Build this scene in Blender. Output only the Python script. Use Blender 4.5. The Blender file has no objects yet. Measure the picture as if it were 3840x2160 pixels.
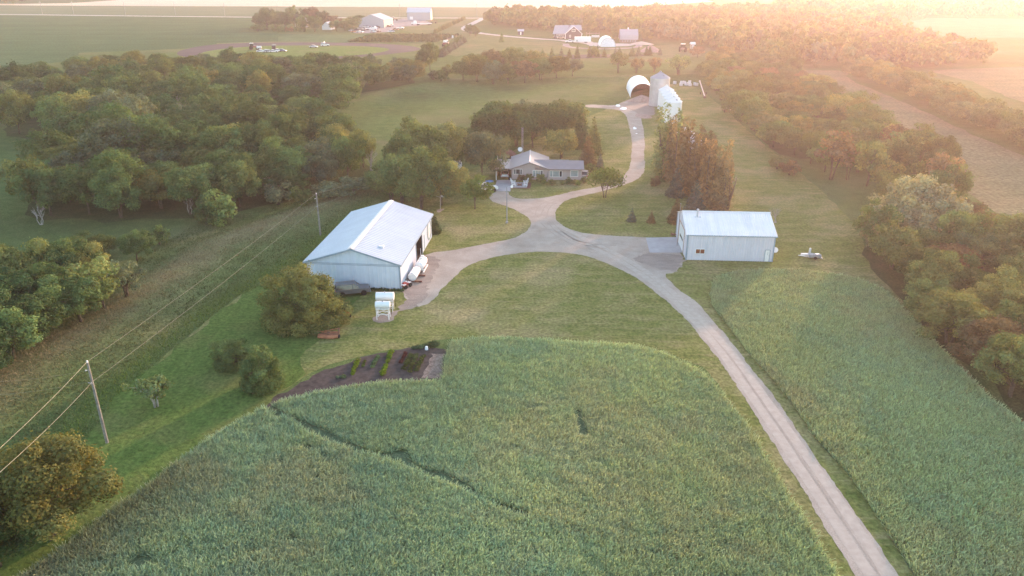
# farmyard seen from a drone at sundown
HAZE, HAZE_G, HAZE_COL = .00024, .60, (1.0, .80, .78)
SUN_E, SUN_ANG, SUN_COL, SKY, EXPO = 2.0, 2.0, (1.0, .59, .46), .15, 2.4
import bpy, bmesh, math, random
import numpy as np
from mathutils import Vector, Matrix, geometry
R = math.radians
random.seed(7); NR = np.random.default_rng(7)
C = bpy.context.scene.collection
SC = bpy.context.scene

# ------------------------------------------------------------------ viewpoint of the drone
CAM_H, PITCH, FPX, S = 42.0, R(23.0), 2850.0, 1.49068
_FW = np.array([0, math.cos(PITCH), -math.sin(PITCH)]); _UP = np.array([0, math.sin(PITCH), math.cos(PITCH)]); _RT = np.array([1., 0, 0])
def ray(x, y):                      # survey picture coordinates (2576 wide) -> direction
    return _FW * FPX + _RT * (x * S - 1920) + _UP * (1080 - y * S)
def gflat(x, y, z=0.0):
    d = ray(x, y); t = (z - CAM_H) / d[2]; return np.array([0, 0, CAM_H]) + d * t
def height_at(base, x, y):          # height over a surveyed ground point
    d = ray(x, y); b = np.array(base[:2]); t = np.dot(b, d[:2]) / np.dot(d[:2], d[:2]); return CAM_H + d[2] * t
def on_plane(x, y, p, n):
    d = ray(x, y); o = np.array([0, 0, CAM_H]); p = np.array(p[:3]); n = np.array(n)
    return o + d * (np.dot(p - o, n) / np.dot(d, n))

# ------------------------------------------------------------------ terrain
def seg_dist(px, py, poly):
    best = np.full(np.shape(px), 1e9)
    for a, b in zip(poly[:-1], poly[1:]):
        ax, ay = a[0], a[1]; dx, dy = b[0] - ax, b[1] - ay; L = dx * dx + dy * dy + 1e-9
        t = np.clip(((px - ax) * dx + (py - ay) * dy) / L, 0, 1)
        best = np.minimum(best, np.hypot(px - ax - t * dx, py - ay - t * dy))
    return best
CREST = [gflat(*p) for p in ((-260,1180),(-60,1030),(0,985),(130,900),(250,838),(400,735),(560,625),(700,575),(820,532),(900,500))]
CREST2 = [gflat(*p) for p in ((845,292),(950,240),(1100,211),(1300,204),(1500,198),(1740,190))]
DITCH = [gflat(*p) for p in ((-40,1275),(60,1195),(150,1115),(250,1010),(400,878),(560,757),(680,688),(760,640),(870,558),(935,515))]
def zt(x, y):
    x = np.asarray(x, float); y = np.asarray(y, float)
    d1 = np.clip(1 - (seg_dist(x, y, CREST) / 8.5) ** 2, 0, 1) ** 2 * 1.5
    d2 = np.clip(1 - (seg_dist(x, y, CREST2) / 9.0) ** 2, 0, 1) ** 2 * 1.0
    return d1 + d2
def gv(x, y):
    z = 0.0
    for _ in range(4):
        p = gflat(x, y, z); z = float(zt(p[0], p[1]))
    return Vector((p[0], p[1], z))
def gp(x, y): p = gflat(x, y); return (float(p[0]), float(p[1]))
def head(a, b): return math.atan2(b[1] - a[1], b[0] - a[0])

def vnoise(x, y, s, seed=0):        # value noise, vectorised
    g = np.random.default_rng(seed).random((256, 256))
    u = np.asarray(x) / s + 1000; v = np.asarray(y) / s + 1000
    i = np.floor(u).astype(int); j = np.floor(v).astype(int); fu = u - i; fv = v - j
    fu = fu * fu * (3 - 2 * fu); fv = fv * fv * (3 - 2 * fv)
    a = g[i % 256, j % 256]; b = g[(i + 1) % 256, j % 256]; c = g[i % 256, (j + 1) % 256]; d = g[(i + 1) % 256, (j + 1) % 256]
    return a * (1 - fu) * (1 - fv) + b * fu * (1 - fv) + c * (1 - fu) * fv + d * fu * fv

# ------------------------------------------------------------------ objects
def tag(o, label=None, cat=None, group=None, kind=None):
    if label: o['label'] = label
    if cat: o['category'] = cat
    if group: o['group'] = group
    if kind: o['kind'] = kind
    return o
def thing(name, label, cat, loc=(0, 0, 0), rz=0.0, group=None, scale=None):
    o = bpy.data.objects.new(name, None); C.objects.link(o); o.location = loc; o.rotation_euler = (0, 0, rz)
    if scale: o.scale = scale
    return tag(o, label, cat, group)
def link(name, me, parent=None):
    o = bpy.data.objects.new(name, me); C.objects.link(o)
    if parent: o.parent = parent
    return o
def qmesh(name, V, F, mat=None, col=None, smooth=False):
    """fast mesh from numpy: V (N,3), F (M,k)"""
    V = np.asarray(V, np.float32); F = np.asarray(F, np.int32); me = bpy.data.meshes.new(name)
    me.vertices.add(len(V)); me.vertices.foreach_set('co', V.ravel())
    m, k = F.shape; me.loops.add(m * k); me.loops.foreach_set('vertex_index', F.ravel())
    me.polygons.add(m); me.polygons.foreach_set('loop_start', np.arange(0, m * k, k, dtype=np.int32))
    if smooth: me.polygons.foreach_set('use_smooth', np.ones(m, bool))
    me.update(calc_edges=True)
    if col is not None:
        a = me.color_attributes.new('Col', 'FLOAT_COLOR', 'POINT')
        c = np.ones((len(V), 4), np.float32); c[:, :3] = col; a.data.foreach_set('color', c.ravel())
    if mat: me.materials.append(mat)
    return me

class MB:
    def __init__(s): s.v = []; s.f = []
    def add(s, vs, fs):
        n = len(s.v); s.v += [tuple(v) for v in vs]; s.f += [tuple(i + n for i in f) for f in fs]; return s
    def box(s, x0, x1, y0, y1, z0, z1, M=None):
        vs = [Vector((x, y, z)) for z in (z0, z1) for y in (y0, y1) for x in (x0, x1)]
        if M: vs = [M @ v for v in vs]
        return s.add(vs, [(0,2,3,1),(4,5,7,6),(0,1,5,4),(2,6,7,3),(0,4,6,2),(1,3,7,5)])
    def cbox(s, c, sz, M=None):
        a = [c[i] - sz[i] / 2 for i in range(3)]; b = [c[i] + sz[i] / 2 for i in range(3)]
        return s.box(a[0], b[0], a[1], b[1], a[2], b[2], M)
    def tube(s, pts, r, n=8, cap=True):
        pts = [Vector(p) for p in pts]; rs = r if isinstance(r, (list, tuple)) else [r] * len(pts)
        vs = []; fs = []
        for i, p in enumerate(pts):
            d = (pts[min(i + 1, len(pts) - 1)] - pts[max(i - 1, 0)]).normalized()
            a = d.orthogonal().normalized() if abs(d.z) > .9 else Vector((0, 0, 1)).cross(d).normalized()
            b = d.cross(a)
            for k in range(n):
                t = 2 * math.pi * k / n; vs.append(p + (a * math.cos(t) + b * math.sin(t)) * rs[i])
        for i in range(len(pts) - 1):
            for k in range(n): fs.append((i*n+k, i*n+(k+1)%n, (i+1)*n+(k+1)%n, (i+1)*n+k))
        if cap: fs.append(tuple(range(n))[::-1]); fs.append(tuple((len(pts)-1)*n + k for k in range(n)))
        return s.add(vs, fs)
    def lathe(s, prof, n=24, M=None, cap=True):
        vs = []; fs = []
        for r, z in prof:
            for k in range(n):
                t = 2 * math.pi * k / n; v = Vector((r * math.cos(t), r * math.sin(t), z)); vs.append(M @ v if M else v)
        for i in range(len(prof) - 1):
            for k in range(n): fs.append((i*n+k, i*n+(k+1)%n, (i+1)*n+(k+1)%n, (i+1)*n+k))
        if cap: fs.append(tuple(range(n))[::-1]); fs.append(tuple((len(prof)-1)*n + k for k in range(n)))
        return s.add(vs, fs)
    def prism(s, poly, y0, y1, inset=None, axis='y'):
        """polygon in (x,z) extruded along y; inset(x,z)->extra taper on y"""
        n = len(poly); ins = [inset(*p) if inset else 0 for p in poly]
        vs = [(p[0], y0 + ins[i], p[1]) for i, p in enumerate(poly)] + [(p[0], y1 - ins[i], p[1]) for i, p in enumerate(poly)]
        if axis == 'x': vs = [(v[1], v[0], v[2]) for v in vs]
        fs = [tuple(range(n)), tuple(range(2*n-1, n-1, -1))] + [(i, i + n, (i+1)%n + n, (i+1)%n) for i in range(n)]
        return s.add(vs, fs)
    def quad(s, a, b, c, d): return s.add([a, b, c, d], [(0, 1, 2, 3)])
    def ribs(s, o, u, n, top, bot=lambda t: 0.0, up=Vector((0, 0, 1)), step=.45, h=.035):
        """ribbed sheet: origin o, run vector u, outward n, up direction, top(t)/bot(t) lengths, t in 0..1"""
        o = Vector(o); u = Vector(u); n = Vector(n); L = u.length; k = max(2, int(round(L / step))); vs = []; fs = []
        for i in range(k):
            for fr, e in ((0, 0), (.55, 0), (.68, 1), (.87, 1)):
                t = (i + fr) / k; p = o + u * t + n * (h * e); vs += [p + up * bot(t), p + up * top(t)]
        p = o + u; vs += [p + up * bot(1), p + up * top(1)]
        for i in range(len(vs) // 2 - 1): fs.append((2*i, 2*i+2, 2*i+3, 2*i+1))
        return s.add(vs, fs)
    def build(s, name, mat, parent=None, smooth=False, bevel=0.0):
        me = bpy.data.meshes.new(name); me.from_pydata(s.v, [], s.f); bm = bmesh.new(); bm.from_mesh(me)
        bmesh.ops.recalc_face_normals(bm, faces=bm.faces)
        if bevel: bmesh.ops.bevel(bm, geom=[e for e in bm.edges if e.is_manifold and e.calc_face_angle(0) > .5], offset=bevel, segments=2, affect='EDGES', profile=.5)
        bm.to_mesh(me); bm.free()
        if smooth:
            me.polygons.foreach_set('use_smooth', [True] * len(me.polygons))
            try: me.set_sharp_from_angle(angle=R(40))
            except Exception: pass
        me.materials.append(mat); return link(name, me, parent)

# ------------------------------------------------------------------ materials
class NT:
    def __init__(s, name):
        s.m = bpy.data.materials.new(name); s.m.use_nodes = True; s.t = s.m.node_tree; s.b = s.t.nodes['Principled BSDF']; s.out = s.t.nodes['Material Output']
    def n(s, k, **kw):
        o = s.t.nodes.new(k)
        for a, v in kw.items():
            if a in o.inputs: o.inputs[a].default_value = v
            else: setattr(o, a, v)
        return o
    def l(s, a, b): s.t.links.new(a, b)
    def pos(s):
        return s.n('ShaderNodeNewGeometry').outputs['Position']
    def noise(s, scale, detail=3, rough=.55, vec=None, sc=None):
        o = s.n('ShaderNodeTexNoise'); o.inputs['Scale'].default_value = scale; o.inputs['Detail'].default_value = detail; o.inputs['Roughness'].default_value = rough
        v = vec or s.pos()
        if sc:
            m = s.n('ShaderNodeMapping'); m.inputs['Scale'].default_value = sc[:3]
            if len(sc) > 3: m.inputs['Rotation'].default_value = (0, 0, sc[3])
            s.l(v, m.inputs['Vector']); v = m.outputs[0]
        s.l(v, o.inputs['Vector']); return o.outputs['Fac']
    def ramp(s, fac, stops):
        o = s.n('ShaderNodeValToRGB'); e = o.color_ramp.elements
        while len(e) < len(stops): e.new(.5)
        for i, (p, c) in enumerate(stops): e[i].position = p; e[i].color = (*c, 1) if len(c) == 3 else c
        s.l(fac, o.inputs[0]); return o.outputs[0]
    def mix(s, fac, a, b, mode='MIX'):
        o = s.n('ShaderNodeMix', data_type='RGBA', blend_type=mode)
        for v, i in ((fac, 0), (a, 6), (b, 7)):
            if hasattr(v, 'is_linked'): s.l(v, o.inputs[i])
            elif i == 0: o.inputs[0].default_value = v
            else: o.inputs[i].default_value = (*v, 1)
        return o.outputs[2]
    def bump(s, h, strength=.5, dist=.1):
        o = s.n('ShaderNodeBump'); o.inputs['Strength'].default_value = strength; o.inputs['Distance'].default_value = dist
        s.l(h, o.inputs['Height']); s.l(o.outputs[0], s.b.inputs['Normal'])
    def fin(s, col, rough=.9, spec=.2, metal=0.0):
        if hasattr(col, 'is_linked'): s.l(col, s.b.inputs['Base Color'])
        else: s.b.inputs['Base Color'].default_value = (*col, 1)
        s.b.inputs['Roughness'].default_value = rough; s.b.inputs['Specular IOR Level'].default_value = spec; s.b.inputs['Metallic'].default_value = metal
        return s.m

def grass_mat(name, a, b, c, patch, big=.06, mid=.5, fine=5.0, streak=None, bump=.6, attrs=(), pw=(.5,.72), worn=None):
    """a/b/c greens from dark to light, patch = drier tone in big blotches"""
    t = NT(name)
    col = t.ramp(t.noise(mid, 5, .65), [(.28, a), (.5, b), (.72, c)])
    pm = t.ramp(t.noise(big, 5, .6), [(pw[0], (0, 0, 0)), (pw[1], (1, 1, 1))])
    col = t.mix(pm, col, patch)
    if streak:
        st = t.ramp(t.noise(1, 4, .6, sc=streak), [(.3, (.87, .88, .86)), (.7, (1.13, 1.12, 1.1))]); col = t.mix(1, col, st, 'MULTIPLY')
    if worn:
        wm = t.ramp(t.noise(1, 5, .62, sc=worn), [(.52, (0, 0, 0)), (.72, (.65, .65, .65))]); col = t.mix(wm, col, patch)
        wm = t.ramp(t.noise(1, 5, .62, sc=(worn[0]*.8, worn[1]*.7, 1, 2.2)), [(.55, (0, 0, 0)), (.75, (.6, .6, .6))]); col = t.mix(wm, col, a)
    for nm, cc, str_ in attrs:
        at = t.n('ShaderNodeAttribute', attribute_name=nm); nz = t.noise(.35, 4, .7)
        mm = t.n('ShaderNodeMath', operation='MULTIPLY_ADD'); t.l(nz, mm.inputs[0]); mm.inputs[1].default_value = 1.2; mm.inputs[2].default_value = -.1
        m2 = t.n('ShaderNodeMath', operation='MULTIPLY', use_clamp=True); t.l(at.outputs['Fac'], m2.inputs[0]); t.l(mm.outputs[0], m2.inputs[1])
        m3 = t.n('ShaderNodeMath', operation='MULTIPLY', use_clamp=True); t.l(m2.outputs[0], m3.inputs[0]); m3.inputs[1].default_value = str_
        col = t.mix(m3.outputs[0], col, cc)
    f = t.noise(fine, 3, .7); fr = t.ramp(f, [(.3, (.55, .56, .55)), (.7, (1.42, 1.4, 1.35))]); col = t.mix(1, col, fr, 'MULTIPLY')
    t.bump(f, bump, .12); return t.fin(col, 1.0, 0.0)

def solid(name, c, rough=.6, spec=.3, metal=0.0, var=.12, scale=1.5, dirt=None, panel=None):
    t = NT(name)
    tc = t.n('ShaderNodeTexCoord').outputs['Object']
    n = t.noise(scale, 4, .6, vec=tc); r = t.ramp(n, [(.3, tuple(x * (1 - var) for x in c)), (.7, tuple(min(1, x * (1 + var)) for x in c))])
    if dirt:
        d = t.ramp(t.noise(scale * .7, 5, .7, vec=tc, sc=(1, 1, .25)), [(.56, (0, 0, 0)), (.75, (1, 1, 1))]); r = t.mix(d, r, dirt)
    if panel:
        pn = t.ramp(t.noise(1, 3, .7, vec=tc, sc=panel), [(.3, (.93, .935, .945)), (.7, (1.05, 1.045, 1.035))]); r = t.mix(1, r, pn, 'MULTIPLY')
    return t.fin(r, rough, spec, metal)

def leaf_mat(name, c, trans=.28, hue=.18):
    t = NT(name); at = t.n('ShaderNodeAttribute', attribute_name='Col'); oi = t.n('ShaderNodeObjectInfo')
    col = t.mix(1, at.outputs['Color'], oi.outputs['Color'], 'MULTIPLY'); col = t.mix(1, col, c, 'MULTIPLY')
    d = t.n('ShaderNodeBsdfDiffuse'); tr = t.n('ShaderNodeBsdfTranslucent'); t.l(col, d.inputs['Color'])
    c2 = t.mix(1, col, (1.35, 1.2, .6), 'MULTIPLY'); t.l(c2, tr.inputs['Color'])
    mx = t.n('ShaderNodeMixShader'); mx.inputs[0].default_value = trans; t.l(d.outputs[0], mx.inputs[1]); t.l(tr.outputs[0], mx.inputs[2]); t.l(mx.outputs[0], t.out.inputs['Surface'])
    return t.m

M = {}
M['leaf'] = leaf_mat('leaf', (1, 1, 1))
M['blade'] = leaf_mat('blade', (1, 1, 1), .25)
M['bark'] = solid('bark', (.11, .085, .065), .95, .1, var=.35, scale=4)
M['palebark'] = solid('palebark', (.34, .31, .28), .9, .1, var=.25, scale=4)
M['barnwall'] = solid('barnwall', (.57, .62, .70), .42, .45, var=.05, scale=.6, dirt=(.54, .62, .66), panel=(1.6, 1.6, .04))
M['barnroof'] = solid('barnroof', (.41, .44, .49), .38, .5, var=.06, scale=.4, dirt=(.45, .50, .54), panel=(.06, 1.4, .06))
M['shedwall'] = solid('shedwall', (.57, .56, .62), .4, .5, var=.06, scale=.8, dirt=(.47, .50, .57), panel=(2.6, 2.6, .03))
M['shedroof'] = solid('shedroof', (.82, .75, .72), .45, .5, var=.05, scale=.5, panel=(2.2, .05, .05))
M['trim'] = solid('trim', (.24, .31, .37), .5, .4)
M['ridge'] = solid('ridge', (.72, .64, .58), .5, .4)
M['white'] = solid('white', (.72, .72, .71), .4, .45, var=.05)
M['whitetank'] = solid('whitetank', (.74, .74, .73), .35, .5, var=.05, scale=1.2, dirt=(.70, .68, .64))
M['fabric'] = solid('fabric', (.80, .80, .80), .6, .3, var=.03)
M['dark'] = solid('dark', (.02, .016, .016), .9, .1)
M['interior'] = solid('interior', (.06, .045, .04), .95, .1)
M['glass'] = solid('glass', (.025, .032, .035), .08, .8, var=.05)
M['paleglass'] = solid('paleglass', (.28, .34, .34), .12, .8, var=.25, scale=.8)
M['houseroof'] = solid('houseroof', (.225, .195, .20), .45, .4, var=.07, scale=.7, panel=(.8, .8, .05))
M['housewall'] = solid('housewall', (.39, .335, .32), .75, .25, var=.05)
M['concrete'] = solid('concrete', (.35, .34, .345), .9, .2, var=.14, scale=.5, dirt=(.33, .31, .31))
M['galv'] = solid('galv', (.46, .47, .50), .4, .5, .45, var=.12, scale=.8)
M['steel'] = solid('steel', (.33, .33, .35), .5, .5, .4)
M['pole'] = solid('pole', (.24, .215, .19), .9, .1, var=.3, scale=3)
M['wire'] = solid('wire', (.26, .235, .17), .5, .4)
M['orange'] = solid('orange', (.36, .14, .07), .6, .4, var=.3, scale=2)
M['red'] = solid('red', (.32, .03, .03), .5, .4, var=.2)
M['rust'] = solid('rust', (.20, .10, .07), .8, .2, var=.35, scale=2)
M['brown'] = solid('brown', (.12, .05, .04), .8, .2, var=.2)
M['tyre'] = solid('tyre', (.018, .018, .018), .9, .2)
M['rim'] = solid('rim', (.35, .35, .36), .4, .5, .5)
M['grey'] = solid('grey', (.22, .22, .23), .5, .4)
M['greywall'] = solid('greywall', (.33, .35, .38), .6, .3, var=.05)
M['tanwall'] = solid('tanwall', (.46, .36, .29), .6, .3, var=.05)
M['blueroof'] = solid('blueroof', (.30, .31, .35), .55, .4, var=.06)
M['darkwall'] = solid('darkwall', (.10, .08, .095), .8, .2, var=.08)
M['oldwood'] = solid('oldwood', (.20, .16, .14), .9, .1, var=.25, scale=1)
M['blue'] = solid('blue', (.12, .25, .50), .5, .4)
M['carsilver'] = solid('carsilver', (.38, .39, .41), .3, .6, .5)
M['carwhite'] = solid('carwhite', (.78, .78, .78), .25, .6)
M['carblue'] = solid('carblue', (.05, .065, .12), .25, .6)
M['cargrey'] = solid('cargrey', (.15, .15, .16), .3, .6, .3)
M['carred'] = solid('carred', (.22, .04, .04), .3, .6)
M['carblack'] = solid('carblack', (.02, .02, .025), .25, .6)
M['dirtpile'] = solid('dirtpile', (.30, .22, .19), .95, .1, var=.25, scale=1.5)
M['darksoil'] = solid('darksoil', (.058, .048, .045), .95, .1, var=.4, scale=1.5)
M['plastic'] = solid('plastic', (.70, .68, .68), .5, .4, var=.08)
# ------------------------------------------------------------------ ground
def axis(a, b, step, lo, hi):
    v = list(np.arange(a, b + .01, step)); s = step
    while v[-1] < hi: s *= 1.22; v.append(v[-1] + s)
    s = step; w = [v[0]]
    while w[-1] > lo: s *= 1.22; w.append(w[-1] - s)
    return np.array(sorted(w[1:]) + v)
gx = axis(-130, 115, 1.4, -4200, 4200); gy = axis(28, 330, 1.4, -900, 6000)
X, Y = np.meshgrid(gx, gy); Z = zt(X, Y)
nx, ny = len(gx), len(gy); idx = np.arange(nx * ny).reshape(ny, nx)
F = np.stack([idx[:-1, :-1], idx[:-1, 1:], idx[1:, 1:], idx[1:, :-1]], -1).reshape(-1, 4)
mat = grass_mat('meadow_grass', (.072, .108, .036), (.100, .138, .048), (.132, .165, .064), (.165, .160, .080), big=.03, mid=.4, fine=3.5,
                attrs=(('dry', (.215, .165, .105), .95), ('lush', (.10, .145, .035), .9), ('dim', (.055, .066, .028), .9)), bump=.9)
me = qmesh('ground', np.stack([X, Y, Z], -1).reshape(-1, 3), F, mat, smooth=True)
xf, yf = X.ravel(), Y.ravel()
def attr(nm, v):
    a = me.attributes.new(nm, 'FLOAT', 'POINT'); a.data.foreach_set('value', v.astype(np.float32))
wob = (vnoise(xf, yf, 7, 3) - .5) * 5
TRAIL = [gflat(*p) for p in ((1190,206),(1300,203),(1450,199),(1600,196),(1750,190))]
PATHS = [gflat(*p) for p in ((905,350),(960,358),(1020,372),(1030,395))]
dc = seg_dist(xf, yf, CREST) + wob * .5
dry = np.clip(1.25 - dc / 4.5, 0, 1) + np.clip(1 - seg_dist(xf, yf, TRAIL) / 3.0, 0, 1) * .8 + np.clip(1.3 - seg_dist(xf, yf, PATHS) / 2.4, 0, 1)
attr('dry', np.clip(dry, 0, 1)); attr('lush', np.clip(1.2 - (seg_dist(xf, yf, DITCH) + wob * .25) / 2.2, 0, 1))
attr('dim', np.clip(vnoise(xf, yf, 16, 9) * 2 - .9, 0, 1))
tag(link('ground', me), kind='structure')

def resample(P, step, closed=True):
    out = []; n = len(P)
    for i in range(n if closed else n - 1):
        a = np.array(P[i][:2], float); b = np.array(P[(i + 1) % n][:2], float); k = max(1, int(np.linalg.norm(b - a) / step))
        out += [a + (b - a) * t / k for t in range(k)]
    if not closed: out.append(np.array(P[-1][:2], float))
    return np.array(out)
def smooth_poly(P, it=1):
    P = np.array(P, float)
    for _ in range(it):
        Q = np.roll(P, -1, 0); P = np.stack([P * .75 + Q * .25, P * .25 + Q * .75], 1).reshape(-1, P.shape[1])
    return P
def sheet(name, pts, z, mat, jit=.25, step=1.0, sm=1, vpx=True, kind='structure'):
    P = [gp(*p) for p in pts] if vpx else pts
    if sm: P = smooth_poly(P, sm)
    P = resample(P, step); j = (vnoise(P[:, 0], P[:, 1], step * 1.6, 5) - .5) * 2 * jit + (vnoise(P[:, 0], P[:, 1], step * 5, 6) - .5) * 2 * jit
    j = j + (NR.random(len(P)) - .5) * jit * .9
    T = np.roll(P, -1, 0) - np.roll(P, 1, 0); T /= np.linalg.norm(T, axis=1)[:, None] + 1e-9
    P = P + np.stack([-T[:, 1], T[:, 0]], 1) * j[:, None]
    vs = [Vector((p[0], p[1], z)) for p in P]; tr = geometry.tessellate_polygon([vs])
    m = bpy.data.meshes.new(name); m.from_pydata(vs, [], [tuple(t) for t in tr]); bm = bmesh.new(); bm.from_mesh(m)
    for f in bm.faces:
        if f.normal.z < 0: f.normal_flip()
    bm.to_mesh(m); bm.free(); m.materials.append(mat); o = link(name, m)
    return tag(o, kind=kind)
def ribbon(name, pts, w, z, mat, jit=.1, vpx=True, sm=2):
    P = np.array([gp(*p) for p in pts] if vpx else pts, float)
    for _ in range(sm):
        Q = [P[0]]
        for a, b in zip(P[:-1], P[1:]): Q += [a * .75 + b * .25, a * .25 + b * .75]
        P = np.array(Q + [P[-1]])
    P = resample(P, max(.7, w * .4), False); T = np.gradient(P, axis=0); T /= np.linalg.norm(T, axis=1)[:, None] + 1e-9; N = np.stack([-T[:, 1], T[:, 0]], 1)
    a = P + N * (w / 2 + (vnoise(P[:, 0], P[:, 1], 1.1, 8) - .5)[:, None] * 2 * jit); b = P - N * (w / 2 + (vnoise(P[:, 0], P[:, 1], 1.1, 4) - .5)[:, None] * 2 * jit)
    n = len(P); V = np.concatenate([np.c_[a, np.full(n, z)], np.c_[b, np.full(n, z)]]); i = np.arange(n - 1)
    return tag(link(name, qmesh(name, V, np.stack([i + n, i + n + 1, i + 1, i], 1), mat)), kind='structure')
def inside(px, py, poly):
    poly = np.array([p[:2] for p in poly]); r = np.zeros(len(px), bool); j = len(poly) - 1
    for i in range(len(poly)):
        xi, yi = poly[i]; xj, yj = poly[j]
        c = ((yi > py) != (yj > py)) & (px < (xj - xi) * (py - yi) / (yj - yi + 1e-12) + xi); r ^= c; j = i
    return r

# --- far fields, roads
soy = grass_mat('soybean_green', (.058, .100, .048), (.07, .118, .056), (.085, .132, .065), (.066, .106, .05), big=.008, mid=.05, fine=.9, streak=(.004, .09, 1), bump=.3)
soy2 = grass_mat('pale_crop', (.11, .145, .085), (.125, .16, .095), (.14, .17, .105), (.15, .16, .10), big=.006, mid=.05, fine=.9, streak=(.003, .06, 1), bump=.3)
tanm = grass_mat('ripe_grain', (.50, .40, .31), (.55, .45, .35), (.60, .50, .40), (.52, .43, .35), big=.004, mid=.05, fine=.7, streak=(.003, .05, 1), bump=.2)
hay = grass_mat('hay_field', (.135, .135, .075), (.16, .155, .09), (.19, .175, .105), (.20, .165, .10), big=.02, mid=.1, fine=1.2, streak=(.02, .2, 1, .6), bump=.4)
palelawn = grass_mat('pale_lawn', (.105, .125, .055), (.135, .15, .07), (.165, .17, .085), (.19, .17, .10), big=.03, mid=.2, fine=1.5, streak=(.03, .25, 1, -.3), bump=.4)
gravel_far = NT('far_gravel'); gravel_far = gravel_far.fin(gravel_far.ramp(gravel_far.noise(.3, 4), [(.3, (.38, .35, .32)), (.7, (.50, .46, .43))]), 1.0, 0.0)
yardmat = NT('yard_gravel'); yardmat = yardmat.fin(yardmat.ramp(yardmat.noise(.12, 5, .7), [(.35, (.17, .145, .14)), (.6, (.27, .24, .235))]), .95, .1)
sheet('grain_field', [(-900,-38),(1500,-38),(1800,4),(1400,30),(1290,19),(600,16),(-900,9)], .02, tanm, 2, 20, 0)
sheet('dark_green_field', [(-900,-45),(120,-20),(300,0),(170,8),(60,9.5),(-900,9.6)], .05, soy, 2, 20, 0)
sheet('far_green_field', [(-900,9.5),(600,16.5),(1290,19.5),(1225,44),(860,45),(-900,34)], .04, soy2, 1, 20, 0)
sheet('soybean_field', [(-700,37.5),(300,41.5),(640,44.5),(640,72),(600,79),(700,85.5),(950,88.5),(862,108),(700,104.5),(545,110.5),(470,122),(200,133),(190,153),(130,158),(0,173),(-500,230)], .03, soy, .6, 8, 0)
sheet('vegetable_field', [(700,86),(958,88.5),(872,107.5),(700,104)], .06, grass_mat('veg', (.07, .115, .05), (.095, .145, .07), (.12, .17, .085), (.06, .1, .045), big=.05, mid=.25, fine=1.2, bump=.5), .4, 6, 0)
ribbon('far_road', [(-900,30),(0,36),(300,40),(640,43.6),(860,45),(1100,45.6),(1400,45.8)], 8, .08, gravel_far, .5)
ribbon('farm_lane', [(1216,46),(1196,56),(1161,72.5),(1190,82),(1270,91),(1340,97),(1420,102)], 5.5, .09, gravel_far, .4)
sheet('farmyard_gravel', [(880,76),(930,66),(960,60),(1000,47),(1052,47),(1092,57),(1075,63),(1000,68),(985,80),(930,84),(885,84)], .05, yardmat, 1.2, 4, 1)
sheet('pale_lawn', [(985,68),(1075,62),(1170,46),(1215,46),(1160,72),(1190,83),(1415,103),(1425,118),(1600,118),(1720,110),(1800,135),(1640,160),(1480,140),(1280,128),(1100,146),(1135,110),(1160,90),(1050,86)], .03, palelawn, .6, 6, 1)
track = NT('track_dirt'); track = track.fin(track.ramp(track.noise(.25, 4, .6, sc=(.2, 1.5, 1)), [(.35, (.05, .038, .042)), (.65, (.08, .062, .064))]), .95, .1)
sheet('racetrack', [(470,122),(545,110.5),(640,107.6),(760,106.4),(860,107),(950,109.5),(1020,114),(1058,121),(1056,126),(1030,131),(985,136),(900,145),(700,155),(520,152),(430,137)], .05, track, .4, 4, 2)
sheet('infield_lawn', [(552,123),(640,116.5),(740,114.4),(860,115),(935,117.2),(985,123),(970,130.5),(900,140),(700,149.5),(560,148),(488,137)], .08, grass_mat('infield', (.10, .15, .04), (.13, .18, .055), (.16, .20, .07), (.17, .17, .08), big=.05, mid=.3, fine=1.5, bump=.4), .4, 4, 2)
sheet('track_apron', [(545,108.8),(700,104.6),(862,106),(862,107.4),(760,106.8),(640,108),(545,111)], .055, hay, .2, 4, 0)
sheet('bare_soil_bed', [(1365,141),(1440,137),(1600,137.5),(1655,139),(1600,142),(1480,147),(1380,149)], .05, M['darksoil'], .4, 3, 1)
sheet('gravel_pad', [(1405,101),(1480,101),(1500,109),(1595,110),(1600,113),(1570,117),(1490,117.5),(1470,109),(1412,104)], .06, gravel_far, .5, 3, 1)
ribbon('loop_path', [(1423,110),(1425,118),(1460,122),(1530,123.5),(1590,121),(1612,116),(1600,111),(1570,110)], 4, .07, yardmat, .4)
sheet('hay_field', [(2000,177),(2140,178),(2125,196),(2270,255),(2420,325),(2580,395),(2800,500),(2800,760),(2576,640),(2555,600),(2520,545),(2440,490),(2400,455),(2290,370),(2170,280),(2085,215),(2010,190)], .03, hay, .5, 4, 1)
sheet('stubble_field', [(2200,95),(2700,95),(2700,48),(2330,45),(2235,70)], .03, hay, 1, 10, 0)
sheet('mown_strip', [(2330,178),(2800,160),(2800,310),(2576,258),(2440,205)], .03, hay, 1, 6, 0)
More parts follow.
